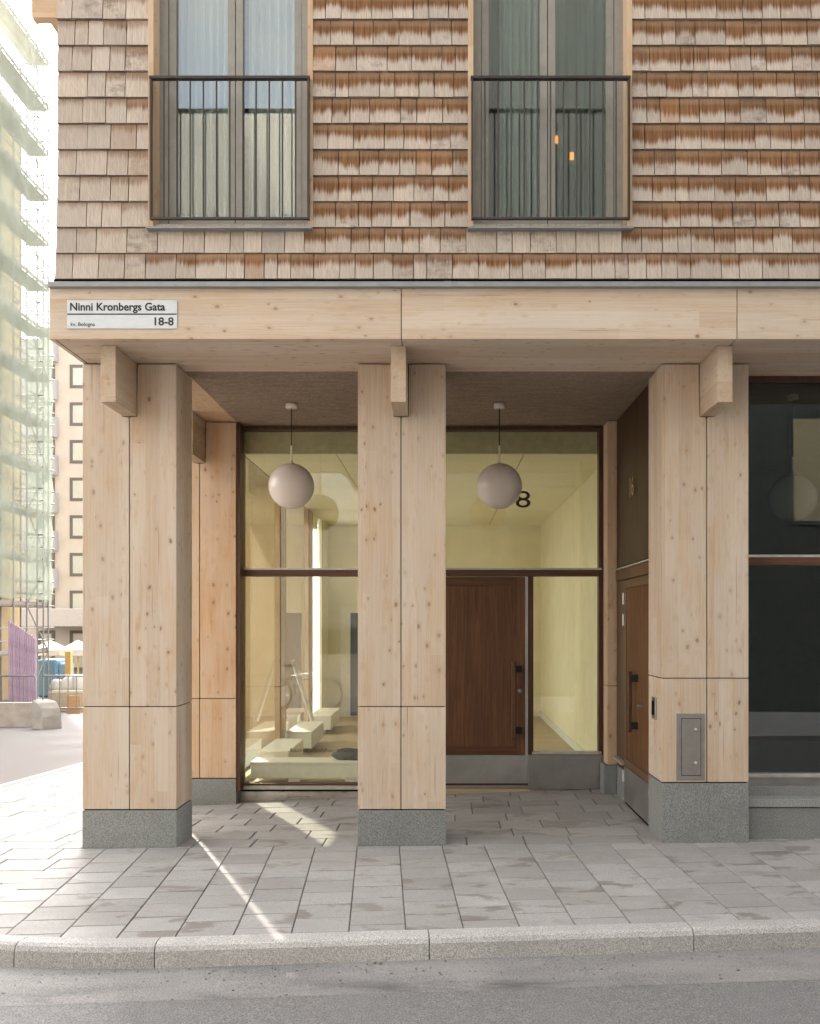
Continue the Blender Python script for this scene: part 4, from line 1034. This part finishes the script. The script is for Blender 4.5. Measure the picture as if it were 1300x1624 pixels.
def crowd_barrier(x0, x1, y, z0, h, label, feet=True):
    b = tag(empty('crowd_barrier', ((x0+x1)/2, y, z0)), label, 'barrier', 'steel crowd barriers')
    for zz in (z0+0.16, z0+h): tube('rail', (x0+0.05, y, zz), (x1-0.05, y, zz), 0.026, TUBE, b, 8)
    for xx in (x0, x1): tube('side_tube', (xx, y, z0+0.03), (xx, y, z0+h-0.05), 0.021, TUBE, b, 8)
    tube('corner_tube', (x0, y, z0+h-0.05), (x0+0.05, y, z0+h), 0.021, TUBE, b, 8); tube('corner_tube', (x1, y, z0+h-0.05), (x1-0.05, y, z0+h), 0.021, TUBE, b, 8)
    n = 6
    for i in range(1, n): tube('bar', (x0+(x1-x0)*i/n, y, z0+0.16), (x0+(x1-x0)*i/n, y, z0+h), 0.015, TUBE, b, 6)
    for xx in (x0+0.2, x1-0.2): box('foot', xx-0.03, xx+0.03, y-0.3, y+0.3, z0, z0+0.03, TUBE, b)
xq, yq, zq = on_ground(68, 1132)
crowd_barrier(xq, xq+1.5, yq, zq, 1.12, 'steel crowd barrier beside the timber column, right of its neighbour')
crowd_barrier(xq-2.05, xq-0.1, yq-0.3, zq+0.01, 1.12, 'steel crowd barrier standing behind the concrete barrier')
crowd_barrier(xq-4.2, xq-2.2, yq-0.4, zq+0.01, 1.12, 'steel crowd barrier at the left edge behind the low wall')

PURP = plain('purple_sheet', (0.46, 0.34, 0.46), 0.7, var=0.12, scale=2); BLUE = plain('blue_tarp', (0.13, 0.25, 0.36), 0.6); ORG = plain('orange_board', (0.55, 0.33, 0.17), 0.8); YPOST = plain('yellow_post', (0.55, 0.37, 0.13), 0.7)
CANV = plain('white_canvas', (0.52, 0.50, 0.47), 0.8, var=0.02)
Yp = 31.0
hb = tag(empty('purple_hoarding', (px(36, Yp), Yp, -1.0)), 'purple slatted hoarding under the scaffolding', 'hoarding')
for i in range(12):
    a = 13+i*3.7; top = 985+i*2.4
    box('slat', px(a, Yp), px(a+2.7, Yp), Yp+0.02*(i % 2), Yp+0.06+0.02*(i % 2), -1.05, pz(top, Yp), PURP, hb)
def parasol(xc, Y, r, label):
    z1 = pz(1019, Y); zr = pz(1034, Y); zgd = gz(-5, Y)
    p = tag(empty('parasol', (px(xc, Y), Y, zgd)), label, 'parasol', 'white parasols'); c = px(xc, Y)
    bm = bmesh.new(); n = 8; top = bm.verts.new((c, Y, z1+0.12)); ring = []; low = []
    for k in range(n*4):
        a = 2*PI*k/(n*4); sc = 1-0.05*abs(math.sin(n*a/2)); ring.append(bm.verts.new((c+r*sc*math.cos(a), Y+r*sc*math.sin(a), zr+0.12))); low.append(bm.verts.new((c+r*sc*math.cos(a), Y+r*sc*math.sin(a), zr-0.12-0.05*abs(math.sin(n*a/2)))))
    for k in range(n*4):
        bm.faces.new((top, ring[k], ring[(k+1) % (n*4)])); bm.faces.new((ring[k], low[k], low[(k+1) % (n*4)], ring[(k+1) % (n*4)]))
    bm_obj('canopy', bm, CANV, (0, 0, 0), p); tube('pole', (c, Y, zgd), (c, Y, z1+0.1), 0.04, YPOST, p)
parasol(80, 46, 0.95, 'left one of the two white parasols in the yard'); parasol(124, 45, 0.85, 'right one of the two white parasols, beside the corner column')
Yt = 42.0
bt = tag(empty('blue_tarp_stack', (px(78, Yt), Yt, -1.5)), 'blue tarpaulin covered stack under the parasols', 'stack')
box('tarp_box', px(58, Yt), px(90, Yt), Yt, Yt+1.2, -1.5, pz(1046, Yt), BLUE, bt, 0.08); box('tarp_box', px(88, Yt), px(103, Yt), Yt+0.2, Yt+1.1, -1.5, pz(1052, Yt), plain('pale_blue_tarp', (0.24, 0.33, 0.40), 0.6), bt, 0.08)
yp = tag(box('yellow_post', px(103, 40), px(112, 40), 40, 40.25, -1.45, pz(1033, 40), YPOST, None, 0.01), 'broad yellow timber post beside the blue tarpaulin', 'post')
Yo = yq+0.35
ow = tag(box('orange_board', px(105, Yo), px(128, Yo), Yo, Yo+0.04, rz(-9, Yo)-0.0, pz(1103, Yo), ORG, None, 0.004), 'orange plywood board leaning behind the crowd barrier', 'board')
YK = yq+1.1
tag(box('spoil_container', px(75, YK), px(150, YK), YK, YK+1.5, rz(-9, YK)-0.05, pz(1096, YK), plain('spoil', (0.42, 0.37, 0.28), 0.9), None, 0.06), 'olive grey container behind the crowd barriers', 'container')
def bag(x, Y, z0, w, h, label):
    bm = bmesh.new(); bmesh.ops.create_icosphere(bm, subdivisions=3, radius=1.0); rr = random.Random(int(x))
    for v in bm.verts:
        n_ = 1+0.10*math.sin(v.co.x*5+x)*math.cos(v.co.y*4)+rr.uniform(-0.03, 0.03)
        v.co = Vector((v.co.x*w*n_, v.co.y*w*0.8*n_, max(-0.35, v.co.z)*h*n_+0.35*h))
    return tag(bm_obj('white_sack', bm, CANV, (px(x, Y), Y, z0), None, True), label, 'sack', 'white sacks on the container')
zc_ = pz(1096, YK)
bag(92, YK+0.7, zc_-0.02, 0.26, 0.26, 'left white sack on the olive container'); bag(108, YK+0.7, zc_-0.02, 0.27, 0.32, 'middle white sack on the olive container'); bag(124, YK+0.7, zc_-0.02, 0.25, 0.36, 'right white sack on the olive container by the column')

# ------------------------------------------------------------------ grit along the gutter
gr = bmesh.new(); rg = random.Random(5)
for i in range(420):
    x = rg.uniform(-3.0, 3.0); d = abs(rg.gauss(0, 0.22)); p = K0+U*x; y = p.y-0.165-d
    r = rg.choice((0.002, 0.003, 0.003, 0.004, 0.006)) if i > 6 else rg.uniform(0.008, 0.012)
    bmesh.ops.create_icosphere(gr, subdivisions=1, radius=r, matrix=Matrix.Translation((p.x, y, rz(p.x, y)+r*0.4)) @ Matrix.Rotation(rg.uniform(0, 6), 4, 'Z') @ Matrix.Diagonal((1.3, 0.9, 0.7, 1)))
tag(bm_obj('gutter_grit', gr, granite('grit_stone', (0.16, 0.15, 0.14))), 'loose grit and small stones lying along the gutter', 'grit', kind='stuff')
print('shingles', nsh)
